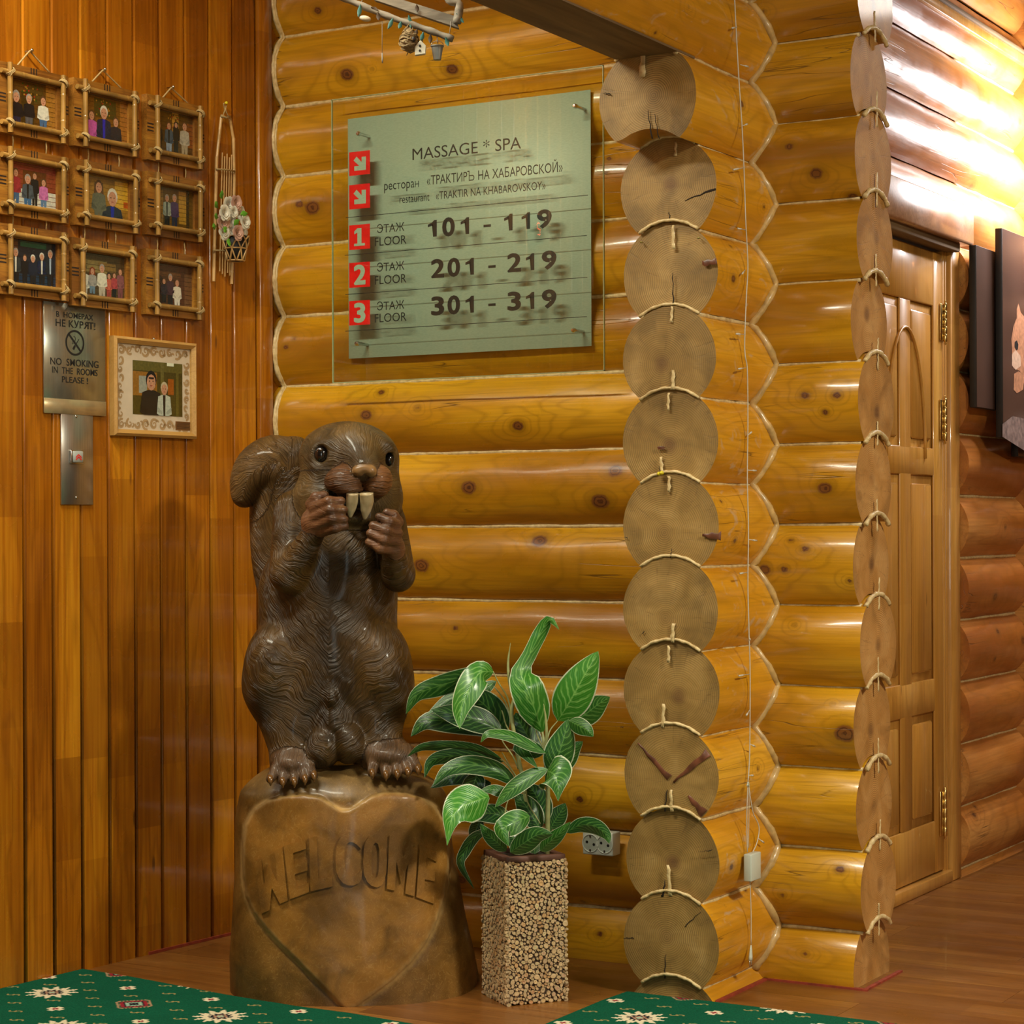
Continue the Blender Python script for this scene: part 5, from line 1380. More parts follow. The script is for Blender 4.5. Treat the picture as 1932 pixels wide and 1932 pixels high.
for (x1, y1, dy) in ((510, 1470, -.208), (533, 1474, -.208), (555, 1474, -.208), (575, 1469, -.208), (592, 1463, -.208), (702, 1458, -.2), (728, 1461, -.2), (749, 1459, -.2), (769, 1455, -.2), (788, 1450, -.2)):
    P3 = [sp(x1, y1 - 5, dy + .004), sp(x1, y1 - 1, dy - .010), sp(x1 + .5, y1 + 6, dy - .016), sp(x1 + .5, y1 + 13, dy - .014)]
    V_, F_ = tube(spline(P3, 4), np.interp(np.arange(13), [0, 4, 8, 12], [6.0, 5.5, 4, .8]) * K, 8)
    mesh('claw', V_, F_, clawm, sq, True)
bvh = BVHTree.FromPolygons([Vector(p) for p in V], [tuple(int(i) for i in q) for q in Q])
ORG = Vector((-R0, -D0, H))
def hit(px, py):
    a, b_ = tu(px, py); d = Vector((a, 1.0, b_)).normalized()
    h = bvh.ray_cast(ORG, d); return (h[0], d) if h[0] is not None else (None, d)
def q1(L): return [(440 + a / 7.43, 1480 + b_ / 7.43) for a, b_ in L]
def q2(L): return [(640 + a / 7.43, 1480 + b_ / 7.43) for a, b_ in L]
LET = [(q1([(285,1080),(390,1030),(432,1400),(490,1110),(620,1370),(580,930),(690,880),(765,1630),(655,1672),(540,1450),(508,1765),(400,1808)]), None),
 (q1([(710,865),(1010,765),(1020,905),(840,960),(850,1115),(1040,1065),(1045,1205),(865,1260),(885,1440),(1060,1380),(1065,1510),(795,1610)]), None),
 (q1([(1065,750),(1172,725),(1190,1325),(1385,1290),(1395,1430),(1085,1500)]), None),
 (q1([(1790,905),(1812,800),(1760,710),(1700,675),(1640,665),(1580,680),(1520,725),(1465,810),(1440,920),(1435,1060),(1445,1220),(1485,1320),(1540,1385),(1610,1415),(1690,1418),(1760,1385),(1800,1320),(1810,1190),(1740,1260),(1690,1285),(1640,1280),(1595,1240),(1568,1150),(1558,1050),(1560,930),(1590,840),(1630,808),(1680,812),(1740,850)]), None),
 (q2([(350,880),(375,790),(430,715),(500,685),(570,705),(625,775),(658,870),(670,1050),(660,1230),(635,1350),(590,1420),(530,1445),(450,1420),(390,1360),(350,1270),(335,1100)]), q2([(455,950),(470,860),(505,815),(540,830),(558,900),(562,1050),(555,1200),(535,1290),(500,1315),(470,1280),(455,1200),(452,1080)])),
 (q2([(705,715),(825,740),(900,1005),(985,790),(1105,835),(1055,1570),(925,1530),(968,1115),(865,1390),(805,1085),(780,1490),(668,1465)]), None),
 (q2([(1135,840),(1350,945),(1368,1085),(1225,1020),(1210,1175),(1340,1225),(1345,1360),(1200,1330),(1190,1480),(1335,1560),(1330,1675),(1080,1580)]), None)]
for outer, hole in LET:
    loops = [[Vector((p[0], p[1], 0)) for p in outer]] + ([[Vector((p[0], p[1], 0)) for p in hole]] if hole else [])
    tri = tessellate_polygon(loops); flat = [p for l in loops for p in l]
    b = bmesh.new(); vs = [b.verts.new(p) for p in flat]
    for t in tri:
        try: b.faces.new([vs[i] for i in t])
        except ValueError: pass
    for _ in range(4):
        long_ = [e for e in b.edges if e.calc_length() > 7]
        if not long_: break
        bmesh.ops.subdivide_edges(b, edges=long_, cuts=1); bmesh.ops.triangulate(b, faces=b.faces[:])
    if sum(f.normal.z for f in b.faces) > 0: bmesh.ops.reverse_faces(b, faces=b.faces[:])
    top = {}; low_ = {}; vv = []
    for v in b.verts:
        h, d = hit(v.co.x, v.co.y)
        if h is None: h = ORG + d * 6.0
        top[v] = len(vv); vv.append(h - d * .0085); low_[v] = len(vv); vv.append(h + d * .004)
    ff = [tuple(top[v] for v in f.verts) for f in b.faces]
    for e in b.edges:
        if e.is_boundary:
            f = e.link_faces[0]; l = [l_ for l_ in f.loops if l_.edge == e][0]; a_, c_ = l.vert, l.link_loop_next.vert
            ff.append((top[c_], top[a_], low_[a_], low_[c_]))
    b.free()
    n_ = len(vv); cc_ = np.tile(np.array([.23, .10, .015, 1]), (n_, 1))
    o = mesh('carved_letter', vv, ff, M['carved'], sq, True, None, {'Col': ('FLOAT_COLOR', cc_), 'fur': ('FLOAT_VECTOR', np.zeros((n_, 3))), 'amt': ('FLOAT', np.zeros(n_))}, 40)
# ------------------------------------------------------------------ potted plant
DP = 5.93
ax, _ = tu(955, 1900); xf = ax * 5.83
pc = np.array([xf, 5.83]) + np.array([cos(radians(22.8)), sin(radians(22.8))]) * .093 + np.array([-sin(radians(22.8)), cos(radians(22.8))]) * .088
plant = empty('potted_plant', (CA * pc[0] - SA * pc[1], SA * pc[0] + CA * pc[1], 0), AL + radians(22.8))
tag(plant, 'leafy variegated green plant in a tall square pot faced with wood slices', 'plant')
PWD, PDP, PH = .183, .172, .405
hx, hy = PWD / 2, PDP / 2
M['potdark'] = plain('dark_brown_pot_wood', (.07, .035, .018), .7, var=.3)
b = bmesh.new(); box_bm(-hx + .004, hx - .004, -hy + .004, hy - .004, .004, PH - .012, .004, b); pot = bmobj('pot', b, M['potdark'], plant)
for q in ((-hx + .002, hx - .002, -hy + .002, -hy + .024), (-hx + .002, hx - .002, hy - .024, hy - .002), (-hx + .002, -hx + .024, -hy + .024, hy - .024), (hx - .024, hx - .002, -hy + .024, hy - .024)):
    box('pot_rim', q[0], q[1], q[2], q[3], PH - .012, PH + .004, plain('red_brown_pot_rim', (.13, .055, .035), .6), pot, .002)
soil = box('soil', -hx + .02, hx - .02, -hy + .02, hy - .02, PH - .03, PH - .006, plain('dark_potting_soil', (.03, .022, .015), .95, bump=.8, scale=200), pot)
mw = NT('sawn_twig_slices'); oc = mw.obj(False); vcw = mw.attr('Col', 'Color'); nz = mw.noise(oc, 260, 2)
mw.bump(nz, .3, .001)
M['twig'] = mw.fin(mw.mix(.35, vcw, mw.ramp(nz, (.3, (.30, .17, .07)), (.7, (.80, .62, .38)))), .8)
rs = random.Random(11); rn = np.random.RandomState(4)
def slices(wd, place, dens=1.0):
    pts = np.zeros((0, 3)); W_ = wd / 2 + .001
    for rad, tries in ((.0078, 60), (.0064, 500), (.0053, 1600), (.0043, 2600), (.0033, 3400), (.0024, 3400)):
        for _ in range(int(tries * dens)):
            x = rn.uniform(-W_, W_); z = rn.uniform(.003, PH - .012); r = rad * rn.uniform(.88, 1.08)
            if len(pts) and (np.hypot(pts[:, 0] - x, pts[:, 1] - z) < (pts[:, 2] + r) * .93).any(): continue
            pts = np.vstack([pts, (x, z, r)])
    mb = MB()
    for x, z, r in pts:
        n = 9; el = rs.uniform(.78, 1.22); ph = rs.uniform(0, pi); hgt = .0045 + rs.uniform(-.0018, .0022)
        tone = rs.uniform(.75, 1.2); base = (.74 * tone, .51 * tone, .25 * tone) if rs.random() < .8 else (.64 * tone, .33 * tone, .11 * tone)
        ring = [(r * el * cos(2 * pi * i / n), r / el * sin(2 * pi * i / n) * rs.uniform(.88, 1.08)) for i in range(n)]
        ring = [(a * cos(ph) - c * sin(ph), a * sin(ph) + c * cos(ph)) for a, c in ring]
        tx, tz = rs.uniform(-.15, .15), rs.uniform(-.15, .15)
        V_ = [place(x + a, z + c, hgt + a * tx + c * tz) for a, c in ring]; V2 = [place(x + a * .97, z + c * .97, -.004) for a, c in ring]
        V3 = [place(x + a * .62, z + c * .62, hgt + .0005 + a * tx) for a, c in ring]; ctr_ = [place(x, z, hgt - (.0006 if rs.random() < .3 else -.0003))]
        b0 = len(mb.v); mb.v += [tuple(p) for p in V2 + V_ + V3 + ctr_]
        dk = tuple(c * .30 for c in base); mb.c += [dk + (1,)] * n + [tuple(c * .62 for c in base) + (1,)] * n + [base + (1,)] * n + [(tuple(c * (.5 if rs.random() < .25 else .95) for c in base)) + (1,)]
        for i in range(n):
            j = (i + 1) % n
            for q in ((b0 + i, b0 + j, b0 + n + j, b0 + n + i), (b0 + n + i, b0 + n + j, b0 + 2 * n + j, b0 + 2 * n + i), (b0 + 2 * n + i, b0 + 2 * n + j, b0 + 3 * n)):
                mb.f.append(q); mb.m.append(0)
    return mb
for nm, wd, pl_, dn in (('front', PWD, lambda x, z, h: (x, -hy - h + .004, z), 1.0), ('left', PDP, lambda x, z, h: (-hx - h + .004, -x, z), 1.0),
                    ('back', PWD, lambda x, z, h: (-x, hy + h - .004, z), .35), ('right', PDP, lambda x, z, h: (hx + h - .004, x, z), .6)):
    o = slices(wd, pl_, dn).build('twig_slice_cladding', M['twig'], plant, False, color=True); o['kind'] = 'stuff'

# leaves ---------------------------------------------------------------
ml = NT('variegated_leaf'); lf = ml.sep(ml.attr('lf', 'Vector')); oc = ml.obj()
au = ml.math('ABSOLUTE', lf[0]); nz = ml.noise(oc, 18, 3); nz2 = ml.noise(oc, 60, 2)
ph = ml.math('ADD', ml.math('MULTIPLY', lf[1], 9.5), ml.math('ADD', ml.math('MULTIPLY', ml.math('POWER', au, 1.3), -2.6), ml.math('MULTIPLY', nz, 2.2)))
st = ml.math('ADD', ml.math('MULTIPLY', ml.math('SINE', ml.math('MULTIPLY', ph, 6.283)), .5), .5)
st = ml.math('MULTIPLY', ml.math('POWER', st, 5.0), ml.ramp(ml.math('ADD', au, ml.math('MULTIPLY', nz2, .25)), (.75, 1.0), (.98, 0.0)))
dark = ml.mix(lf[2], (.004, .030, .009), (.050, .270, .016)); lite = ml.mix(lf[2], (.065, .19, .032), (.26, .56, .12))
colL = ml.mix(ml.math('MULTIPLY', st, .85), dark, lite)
colL = ml.mix(ml.ramp(au, (.0, .9), (.03, .6), (.055, 0.0)), colL, lite)
colL = ml.mix(ml.ramp(ml.math('ADD', au, ml.math('MULTIPLY', ml.math('SUBTRACT', nz, .5), .05)), (.915, 0.0), (.945, 1.0)), colL, (.56, .62, .40))
vein = ml.math('SINE', ml.math('MULTIPLY', ml.math('SUBTRACT', ml.math('MULTIPLY', lf[1], 26.0), ml.math('MULTIPLY', au, 8.0)), 6.283))
ml.bump(vein, .25, .0012)
M['leaf'] = ml.fin(colL, .34, 0, .15)
ml.b.inputs['Subsurface Weight'].default_value = 0.0
M['stem'] = plain('pale_green_stem', (.34, .36, .14), .45, var=.25)
def lp(x, y, dy):     # plant crop px -> plant local
    px, py = 740 + x / 3.863, 1140 + y / 3.863
    a, b_ = tu(px, py); D = DP + dy
    w = np.array([CA * a * D - SA * D, SA * a * D + CA * D, H + b_ * D]) - np.array(plant.location)
    r = plant.rotation_euler[2]; return np.array([w[0] * cos(r) + w[1] * sin(r), -w[0] * sin(r) + w[1] * cos(r), w[2]])
vdir = None
def leaf(pts, dys, w, br=.3, fold=.35, phi=0.0, prof=None, wave=.0, name='leaf', lab=None):
    """pts: midrib in crop px, base to tip; w full apparent width (px) at the widest place; phi tilt of the blade about its midrib"""
    n = 18; k = 9
    P2 = spline([np.array([p[0], p[1], d]) for p, d in zip(pts, dys)], 8); P2 = np.array(P2)
    tt = np.linspace(0, len(P2) - 1, n + 1); P2 = np.stack([np.interp(tt, range(len(P2)), P2[:, i]) for i in range(3)], 1)
    T = np.gradient(P2[:, :2], axis=0); T /= np.linalg.norm(T, axis=1)[:, None] + 1e-9; N = np.stack([-T[:, 1], T[:, 0]], 1)
    V_ = []; A_ = []
    for i in range(n + 1):
        v = i / n
        if prof: hw = np.interp(v, np.linspace(0, 1, len(prof)), prof) / 2
        else: hw = w / 2 * (sin(pi * min(1, v ** .80)) ** .80) * (1 - .10 * v) if 0 < v < 1 else 0.5
        hw = max(hw, .6)
        for j in range(k):
            u = -1 + 2 * j / (k - 1)
            wob_ = wave * sin(v * 9 + (2 if u > 0 else 0)) * abs(u) ** 2
            dz = (abs(u) * fold * hw + u * sin(phi) * hw * 1.2) * DP / F / 3.863 + wob_
            q = P2[i, :2] + N[i] * u * hw * (1.0 if fold < 1 else 1)
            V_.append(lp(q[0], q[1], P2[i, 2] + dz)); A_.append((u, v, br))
    Fc = [(i * k + j, i * k + j + 1, (i + 1) * k + j + 1, (i + 1) * k + j) for i in range(n) for j in range(k - 1)]
    o = mesh(name, V_, Fc, M['leaf'], plant, True, None, {'lf': ('FLOAT_VECTOR', A_)})
    if lab: o['label'] = lab
    return o
LV = [
 ([(1095,940),(1050,800),(985,620),(940,500),(1010,350),(1090,190),(1150,112),(1216,185)], (.0,-.03,-.05,-.02,.0,.01,.0,-.02), 0, .62, .3, .2, [10,150,235,262,235,170,110,100,105,95,70,34,3], 0),
 ([(1205,850),(1300,700),(1400,520),(1502,342)], (.02,.0,.0,.02), 300, .80, .25, .3, None, .0),
 ([(1310,870),(1410,800),(1500,730),(1588,676)], (.05,.05,.05,.06), 200, .38, .2, .5, None, .0),
 ([(735,490),(560,530),(330,600),(180,660),(100,800)], (.0,-.02,-.03,-.05,-.06), 165, .30, .4, -.6, None, .004),
 ([(740,495),(640,500),(560,620),(500,760),(492,908)], (.0,-.04,-.07,-.09,-.11), 215, .66, .4, .2, None, .003),
 ([(810,950),(620,880),(400,850),(240,860),(135,965)], (.04,.04,.03,.02,.02), 190, .12, .3, .5, None, .004),
 ([(830,940),(740,800),(620,690),(520,640)], (.03,.02,.0,.0), 230, .12, .3, -.4, None, .0),
 ([(800,930),(640,850),(450,800),(285,768)], (.01,-.01,-.02,-.02), 200, .14, .3, .3, None, .0),
 ([(760,560),(620,640),(420,690),(240,820)], (.04,.02,.02,.0), 120, .25, .4, .5, None, .0),
 ([(1120,1085),(1000,1030),(850,960),(700,945),(645,1008)], (-.06,-.08,-.10,-.11,-.11), 90, .35, .4, .9, None, .0),
 ([(1110,1080),(1010,1060),(930,1040),(1060,1195)], (-.06,-.05,-.05,-.08), 150, .22, .4, -.6, None, .0),
 ([(1175,1250),(1205,1120),(1250,980),(1285,835)], (-.04,-.06,-.06,-.05), 235, .28, .35, .1, None, .0),
 ([(1190,1240),(1260,1150),(1320,1060),(1390,1000)], (-.02,-.03,-.03,-.03), 150, .25, .3, .4, None, .0),
 ([(1290,850),(1350,880),(1420,920),(1466,965)], (-.05,-.07,-.09,-.10), 130, .30, .4, .2, None, .0),
 ([(1080,1100),(1000,980),(930,860),(900,790)], (.04,.04,.05,.05), 190, .16, .3, .3, None, .0),
 ([(1060,860),(1000,760),(930,680),(900,590)], (.03,.03,.04,.04), 140, .22, .3, .3, None, .0),
 ([(1130,1215),(1180,1240),(1205,1310),(1210,1435)], (-.08,-.12,-.14,-.15), 285, .42, .3, .0, [60,230,290,295,270,215,150,90,40,4], .0),
 ([(1135,1200),(1020,1250),(900,1330),(820,1400),(748,1482)], (-.08,-.09,-.10,-.10,-.10), 130, .34, .4, .6, None, .0),
 ([(800,1130),(620,1060),(420,1035),(220,1040),(108,1112)], (.02,.0,-.01,-.02,-.04), 90, .16, .4, -.8, None, .003),
 ([(810,1150),(600,1110),(400,1110),(280,1150),(235,1265)], (.03,.01,.0,-.01,-.02), 120, .12, .4, -.5, None, .0),
 ([(910,1320),(760,1210),(560,1170),(400,1210),(296,1325)], (-.01,-.03,-.04,-.05,-.06), 150, .22, .4, .4, None, .004),
 ([(640,1230),(520,1240),(400,1270),(280,1340)], (.04,.04,.04,.03), 150, .05, .3, .3, None, .0),
 ([(620,1220),(600,1300),(540,1390),(420,1400)], (.03,.02,.02,.02), 170, .10, .3, .3, None, .0),
 ([(705,1400),(620,1430),(500,1480),(430,1570),(400,1758)], (-.10,-.13,-.16,-.18,-.20), 290, .90, .3, .1, [30,120,200,265,290,285,255,205,150,90,40,4], .0),
 ([(860,1570),(760,1530),(640,1530),(545,1590)], (-.03,-.05,-.06,-.07), 150, .15, .35, .2, None, .0),
 ([(1005,1545),(930,1570),(850,1610),(800,1650),(850,1765)], (-.14,-.17,-.19,-.20,-.21), 190, .45, .3, .2, None, .0),
 ([(830,1800),(770,1740),(700,1680),(640,1600)], (-.10,-.12,-.13,-.14), 120, .25, .3, .3, None, .0),
 ([(860,1810),(960,1740),(1060,1680),(1172,1676)], (-.13,-.15,-.16,-.17), 170, .25, .4, .2, None, .0),
 ([(1080,1800),(1140,1740),(1220,1670),(1302,1585)], (-.10,-.12,-.14,-.15), 120, .42, .4, .2, None, .0),
 ([(1265,1665),(1370,1610),(1480,1620),(1560,1680),(1582,1745)], (-.10,-.11,-.12,-.13,-.14), 125, .22, .35, .4, None, .0),
 ([(1150,1640),(1190,1570),(1230,1510),(1262,1450)], (.02,.02,.02,.02), 150, .14, .3, .2, None, .0),
 ([(1080,1640),(1020,1540),(960,1450),(890,1380)], (-.02,-.02,-.01,.0), 190, .18, .3, .2, None, .0),
 ([(1110,1600),(1080,1480),(1040,1380),(985,1310)], (.01,.01,.01,.02), 200, .12, .3, -.2, None, .0),
 ([(905,1410),(800,1370),(720,1350),(636,1362)], (-.03,-.04,-.05,-.05), 90, .28, .4, .5, None, .0),
 ([(700,1640),(600,1700),(530,1800),(500,1900),(600,2080)], (.02,.03,.04,.04,.05), 90, .06, .4, .5, None, .0),
 ([(640,1560),(620,1620),(590,1680),(560,1710)], (.05,.05,.05,.05), 110, .05, .3, .2, None, .0),
 ([(960,1820),(930,1760),(880,1700),(800,1670)], (-.06,-.06,-.06,-.06), 150, .12, .3, .2, None, .0),
 ([(1040,1820),(1030,1750),(1000,1690),(960,1640)], (-.04,-.04,-.04,-.04), 150, .10, .3, .2, None, .0),
 ([(1120,1810),(1110,1750),(1130,1700),(1160,1620)], (-.03,-.03,-.03,-.03), 120, .12, .3, .2, None, .0),
 ([(720,1300),(640,1340),(560,1400),(500,1440)], (.05,.05,.05,.05), 140, .05, .3, .2, None, .0),
]
for L_ in LV: leaf(L_[0], L_[1], L_[2], L_[3], L_[4], L_[5], L_[6], L_[7])
def stem(name, pts, dys, rs_):
    P3 = spline([lp(p[0], p[1], d) for p, d in zip(pts, dys)], 6); rr_ = np.interp(np.linspace(0, 1, len(P3)), np.linspace(0, 1, len(rs_)), rs_) * DP / F / 3.863
    V_, F_ = tube(P3, rr_, 8); mesh(name, V_, F_, M['stem'], plant, True)
stem('stem', [(940,1850),(970,1560),(965,1340),(925,1150),(890,960),(870,780),(905,640)], (.02,.0,.0,.0,.0,.0,.0), [15,15,16,17,16,16,12])
stem('stem', [(1130,1850),(1132,1600),(1135,1380),(1120,1180),(1110,1050),(1095,930)], (-.02,-.03,-.03,-.03,-.02,-.01), [20,19,17,15,15,8])
stem('stem', [(1060,1840),(1000,1500),(960,1350)], (.0,.0,-.01), [10,9,8])
for pts, dys in ([((870,800),(840,680),(780,580),(735,490)), (.0,.0,.0,.0)], [((870,850),(830,720),(760,620),(720,585)), (.02,.02,.03,.04)], [((880,960),(830,880),(790,760),(700,700)), (.0,.01,.02,.03)],
                 [((920,1290),(880,1220),(830,1160),(795,1128)), (.0,.0,.01,.02)], [((920,1200),(880,1110),(810,1010),(790,960)), (.0,.0,.02,.03)], [((920,1290),(890,1240),(800,1080)), (.0,.01,.03)],
                 [((1110,1060),(1060,960),(1040,880)), (-.02,.0,.02)], [((1130,1000),(1150,920),(1205,850)), (-.02,.0,.02)], [((960,1340),(990,1450),(1080,1600)), (.0,-.02,-.04)],
                 [((1130,1400),(1140,1300),(1175,1250)), (-.03,-.04,-.04)], [((820,1560),(830,1480),(850,1420)), (-.06,-.06,-.05)], [((1140,990),(1230,910),(1310,870)), (-.01,.03,.05)]):
    stem('petiole', pts, dys, [7, 6, 5, 4])
stem('rolled_new_leaf', [(862,640),(850,540),(845,420),(862,282)], (.0,-.01,-.01,-.01), [4,10,11,8,1])
stem('rolled_new_leaf', [(1118,1060),(1125,930),(1118,820),(1103,725)], (-.04,-.05,-.05,-.05), [13,12,10,7,1])

# ------------------------------------------------------------------ double socket on the back wall
YS = YB - R - .044
c0 = (B(1099, 1570, YS) + B(1156, 1614, YS)) / 2
so = wall_item('double_socket', (c0[0], YS, c0[2]), 'B'); tag(so, 'white surface mounted double wall socket behind the plant leaves', 'socket')
M['white'] = plain('white_plastic', (.62, .66, .56), .35, var=.03)
w = B(1156, 1590, YS)[0] - B(1099, 1590, YS)[0]; h = B(1127, 1570, YS)[2] - B(1127, 1614, YS)[2]
box('housing', -w / 2, w / 2, 0.0, .052, -h / 2, h / 2, M['white'], so, .004, 2)
for s in (-1, 1):
    cx = s * w * .235; r = h * .37
    V_, F_ = lathe([(r * 1.10, .0), (r * 1.06, .0022), (r * .98, .0022), (r * .94, -.0003)], 28, False)
    o = mesh('socket_rim', [(cx + v[0], -v[2], v[1]) for v in V_], F_, M['white'], so, True)
    V_, F_ = lathe([(0, 0), (r * .94, 0)], 28, False); mesh('socket_well', [(cx + v[0], -.0004, v[1]) for v in V_], F_, plain('shaded_socket_plastic', (.42, .46, .38), .4), so)
    for (dx_, dz_, rr_) in ((-.45, .12, .17), (.45, -.12, .17)):
        V_, F_ = lathe([(0, 0), (r * rr_, 0)], 12, False); o = mesh('pin_hole', [(cx + dx_ * r + v[0], -.0008, dz_ * r + v[1]) for v in V_], F_, M['black'], so)
    for dz_ in (.82, -.82): box('earth_clip', cx - r * .10, cx + r * .10, -.0025, -.0002, dz_ * r - r * .14, dz_ * r + r * .14, M['steel'], so)

# ------------------------------------------------------------------ string of lights on the cross wall
XG = XC + R + .010
gar = wall_item('string_light', onX(1412, 1470, XG), 'C'); tag(gar, 'thin white string light cable hanging with its adapter box and plug', 'string light')
M['cable'] = plain('clear_white_cable', (.66, .62, .52), .4, var=.05)
def gl_(px, py, dx_=0.0): return loc(gar, onX(px, py, XG + dx_))
cab = [(1384, -40), (1389, 60), (1394, 150), (1400, 240), (1404, 330), (1407, 420), (1411, 500), (1408, 560), (1405, 640), (1406, 672), (1410, 700), (1411, 800), (1410, 900), (1412, 1000), (1411, 1100), (1413, 1190), (1415, 1260), (1415, 1350), (1414, 1430), (1411, 1478)]
tubeobj('cable', spline([gl_(x, y) for x, y in cab], 5), .0017, M['cable'], gar, 6)
tubeobj('cable', spline([gl_(1411, 1478), gl_(1409, 1540), gl_(1410, 1608)], 5), .0015, M['cable'], gar, 6)
tubeobj('cable', spline([gl_(1412, 1478), gl_(1420, 1530), gl_(1432, 1560), gl_(1428, 1590), gl_(1419, 1610)], 5), .0015, M['cable'], gar, 6)
tubeobj('cable', spline([gl_(1413, 1478), gl_(1413, 1530), gl_(1412, 1600)], 5), .0011, M['cable'], gar, 6)
for (x, y, dx_, dy_) in ((1391, 51, -10, 2), (1397, 122, 15, 4), (1402, 237, 8, -3), (1406, 316, -22, 4), (1408, 434, -16, -3), (1406, 509, -6, 8), (1406, 631, -17, -1), (1407, 694, -14, 2), (1411, 821, 7, -6), (1411, 887, 16, 1), (1412, 1018, 16, 2), (1410, 1080, -14, 2), (1413, 1200, 2, 8), (1414, 1272, -20, 3), (1414, 1340, -6, 10), (1415, 1404, 9, 4), (1413, 1463, 8, 0), (1431, 1582, 10, 8)):
    a = gl_(x, y); b_ = gl_(x + dx_, y + dy_, .002)
    V_, F_ = tube([a, a + (b_ - a) * .55, a + (b_ - a) * .6, b_], [.0012, .0013, .0028, .0024], 7); mesh('bulb', V_, F_, M['cable'], gar, True)
q0, q1_ = gl_(1405, 1609), gl_(1424, 1659)
box('adapter_box', q0[0], q1_[0], -.020, .004, q1_[2] + .004, q0[2] - .004, M['white'], gar, .003, 2)
tubeobj('cable', spline([gl_(1415, 1658), gl_(1417, 1720), gl_(1417, 1782)], 5), .0013, M['cable'], gar, 6)
a = gl_(1417, 1783); b_ = gl_(1416, 1812)
V_, F_ = tube([a, a + (b_ - a) * .3, a + (b_ - a) * .75, b_], [.0022, .0055, .0085, .009], 10, True, .6); mesh('plug', V_, F_, M['white'], gar, True)
for dx_ in (-.0055, .0055): tubeobj('plug_pin', [b_ + np.array([dx_, 0, .002]), b_ + np.array([dx_, 0, -.018])], .0017, M['steel'], gar, 6)
V_, F_ = tube(spline([gl_(1410, 1476, .004), gl_(1413, 1484, .004), gl_(1412, 1476, .006), gl_(1409, 1483, .005)], 4), .0018, 6); mesh('cable_tie', V_, F_, M['white'], gar, True)

# yellow pin and two screws on the log ends
o = wall_item('yellow_push_pin', onY(1246, 893, YEND - .016), 'B'); tag(o, 'yellow push pin stuck in the stacked log ends', 'push pin')
for dx_ in (-.004, .004): ellipsoid('pin_head', (dx_, 0, dx_ * .3), (.0058, .008, .0055), plain('yellow_plastic', (.75, .62, .02), .35), o, 0, 12)
for i, (px, py) in enumerate(((1210, 457), (1318, 449))):
    o = wall_item('brass_screw', onY(px, py, YEND - .010), 'B'); tag(o, 'small brass screw hook on the %s of the third log end' % ('left' if i == 0 else 'right'), 'screw')
    V_, F_ = lathe([(0, -.003), (.0028, -.0028), (.0032, 0), (.0016, .001), (.0016, .010)], 10); mesh('screw_body', [(v[0], v[2], v[1]) for v in V_], F_, plain('dull_brass', (.45, .38, .12), .4, .9), o, True)
    
# ------------------------------------------------------------------ bamboo wall rack with flowers
hk = wall_item('bamboo_flower_hanger', A(424, 205, .012), 'A'); tag(hk, 'slim pale bamboo hanger pinned to plank wall with yellow pin', 'hanger')
def hl(px, py, d=.012): return loc(hk, A(px, py, d))
def bam(a, b_, r, nodes, nm='bamboo_stick'): bamboo(nm, hl(*a), hl(*b_), r, M['bamboo_pale'], hk, nodes, a[0])
bam((417.5, 221), (409, 298), .0052, 1); bam((409, 296), (403, 531), .0055, 2)
bam((433.5, 222), (440.5, 262), .0050, 1); bam((440.5, 260), (442, 345), .0055, 1); bam((442, 343), (437, 536), .0055, 2)
for i, x in enumerate((419.5, 424, 428.5, 433, 437)):
    bam((x, 288 + (i * 7) % 12), (x - 5 + i * .4, 512 + (i * 5) % 12), .0022, 0, 'reed')
for y, x0, x1 in ((321, 408, 443), (474, 402, 441)):
    tubeobj('binding', [hl(x0, y - 2, .020), hl((x0 + x1) / 2, y - 1, .022), hl(x1, y + 2, .020)], .0028, M['twine'], hk, 6)
tubeobj('loop', spline([hl(419, 222, .016), hl(424, 208, .016), hl(422, 196, .018), hl(427, 196, .018), hl(426, 208, .02), hl(432, 222, .016)], 5), .0020, M['twine'], hk, 6)
tubeobj('binding', [hl(417, 218, .02), hl(426, 222, .022), hl(434, 221, .02)], .004, M['twine'], hk, 6)
ellipsoid('yellow_pin', hl(427, 194, .026), (.005, .006, .005), plain('yellow_plastic', (.75, .62, .02), .35), hk, 0, 12)
fb = wall_item('flower_basket', A(444, 465, .075), 'A'); tag(fb, 'small black pot in bamboo lattice with white and pink roses', 'flower basket')
def fl(px, py, d=.05): return loc(fb, A(px, py, d))
c_ = fl(445, 470, .070); rt = (fl(468, 452)[0] - fl(422, 452)[0]) / 2 * .72
zt_, zb_ = fl(445, 448)[2], fl(445, 496)[2]
V_, F_ = lathe([(rt * .55, zb_ + .003), (rt * .86, (zt_ + zb_) / 2), (rt * .95, zt_), (rt * .86, zt_)], 20)
mesh('inner_pot', [(c_[0] + v[0], c_[1] + v[1], v[2]) for v in V_], F_, plain('black_inner_pot', (.008, .008, .008), .5), fb, True)
def ringpt(a, z, k=1.0):
    t = (z - zb_) / (zt_ - zb_); r = rt * (.60 + .42 * t) * k; return (c_[0] + r * cos(a), c_[1] + r * sin(a), z)
for a0 in np.linspace(0, 2 * pi, 5)[:-1]:
    for sg in (1, -1):
        tubeobj('lattice_strip', spline([ringpt(a0 + sg * t * 2.3, zb_ + (zt_ - zb_) * (1 - abs(2 * t - 1) ** 1.6) * .96 + .002, 1.03 + .02 * sg) for t in np.linspace(0, 1, 7)], 3), .0026, M['bamboo_pale'], fb, 6)
for z, k in ((zb_ + .003, 1.02), (zt_ * .5 + zb_ * .5, 1.03)):
    tubeobj('lattice_ring', [ringpt(a, z, k) for a in np.linspace(0, 2 * pi, 25)], .0026, M['bamboo_pale'], fb, 6)
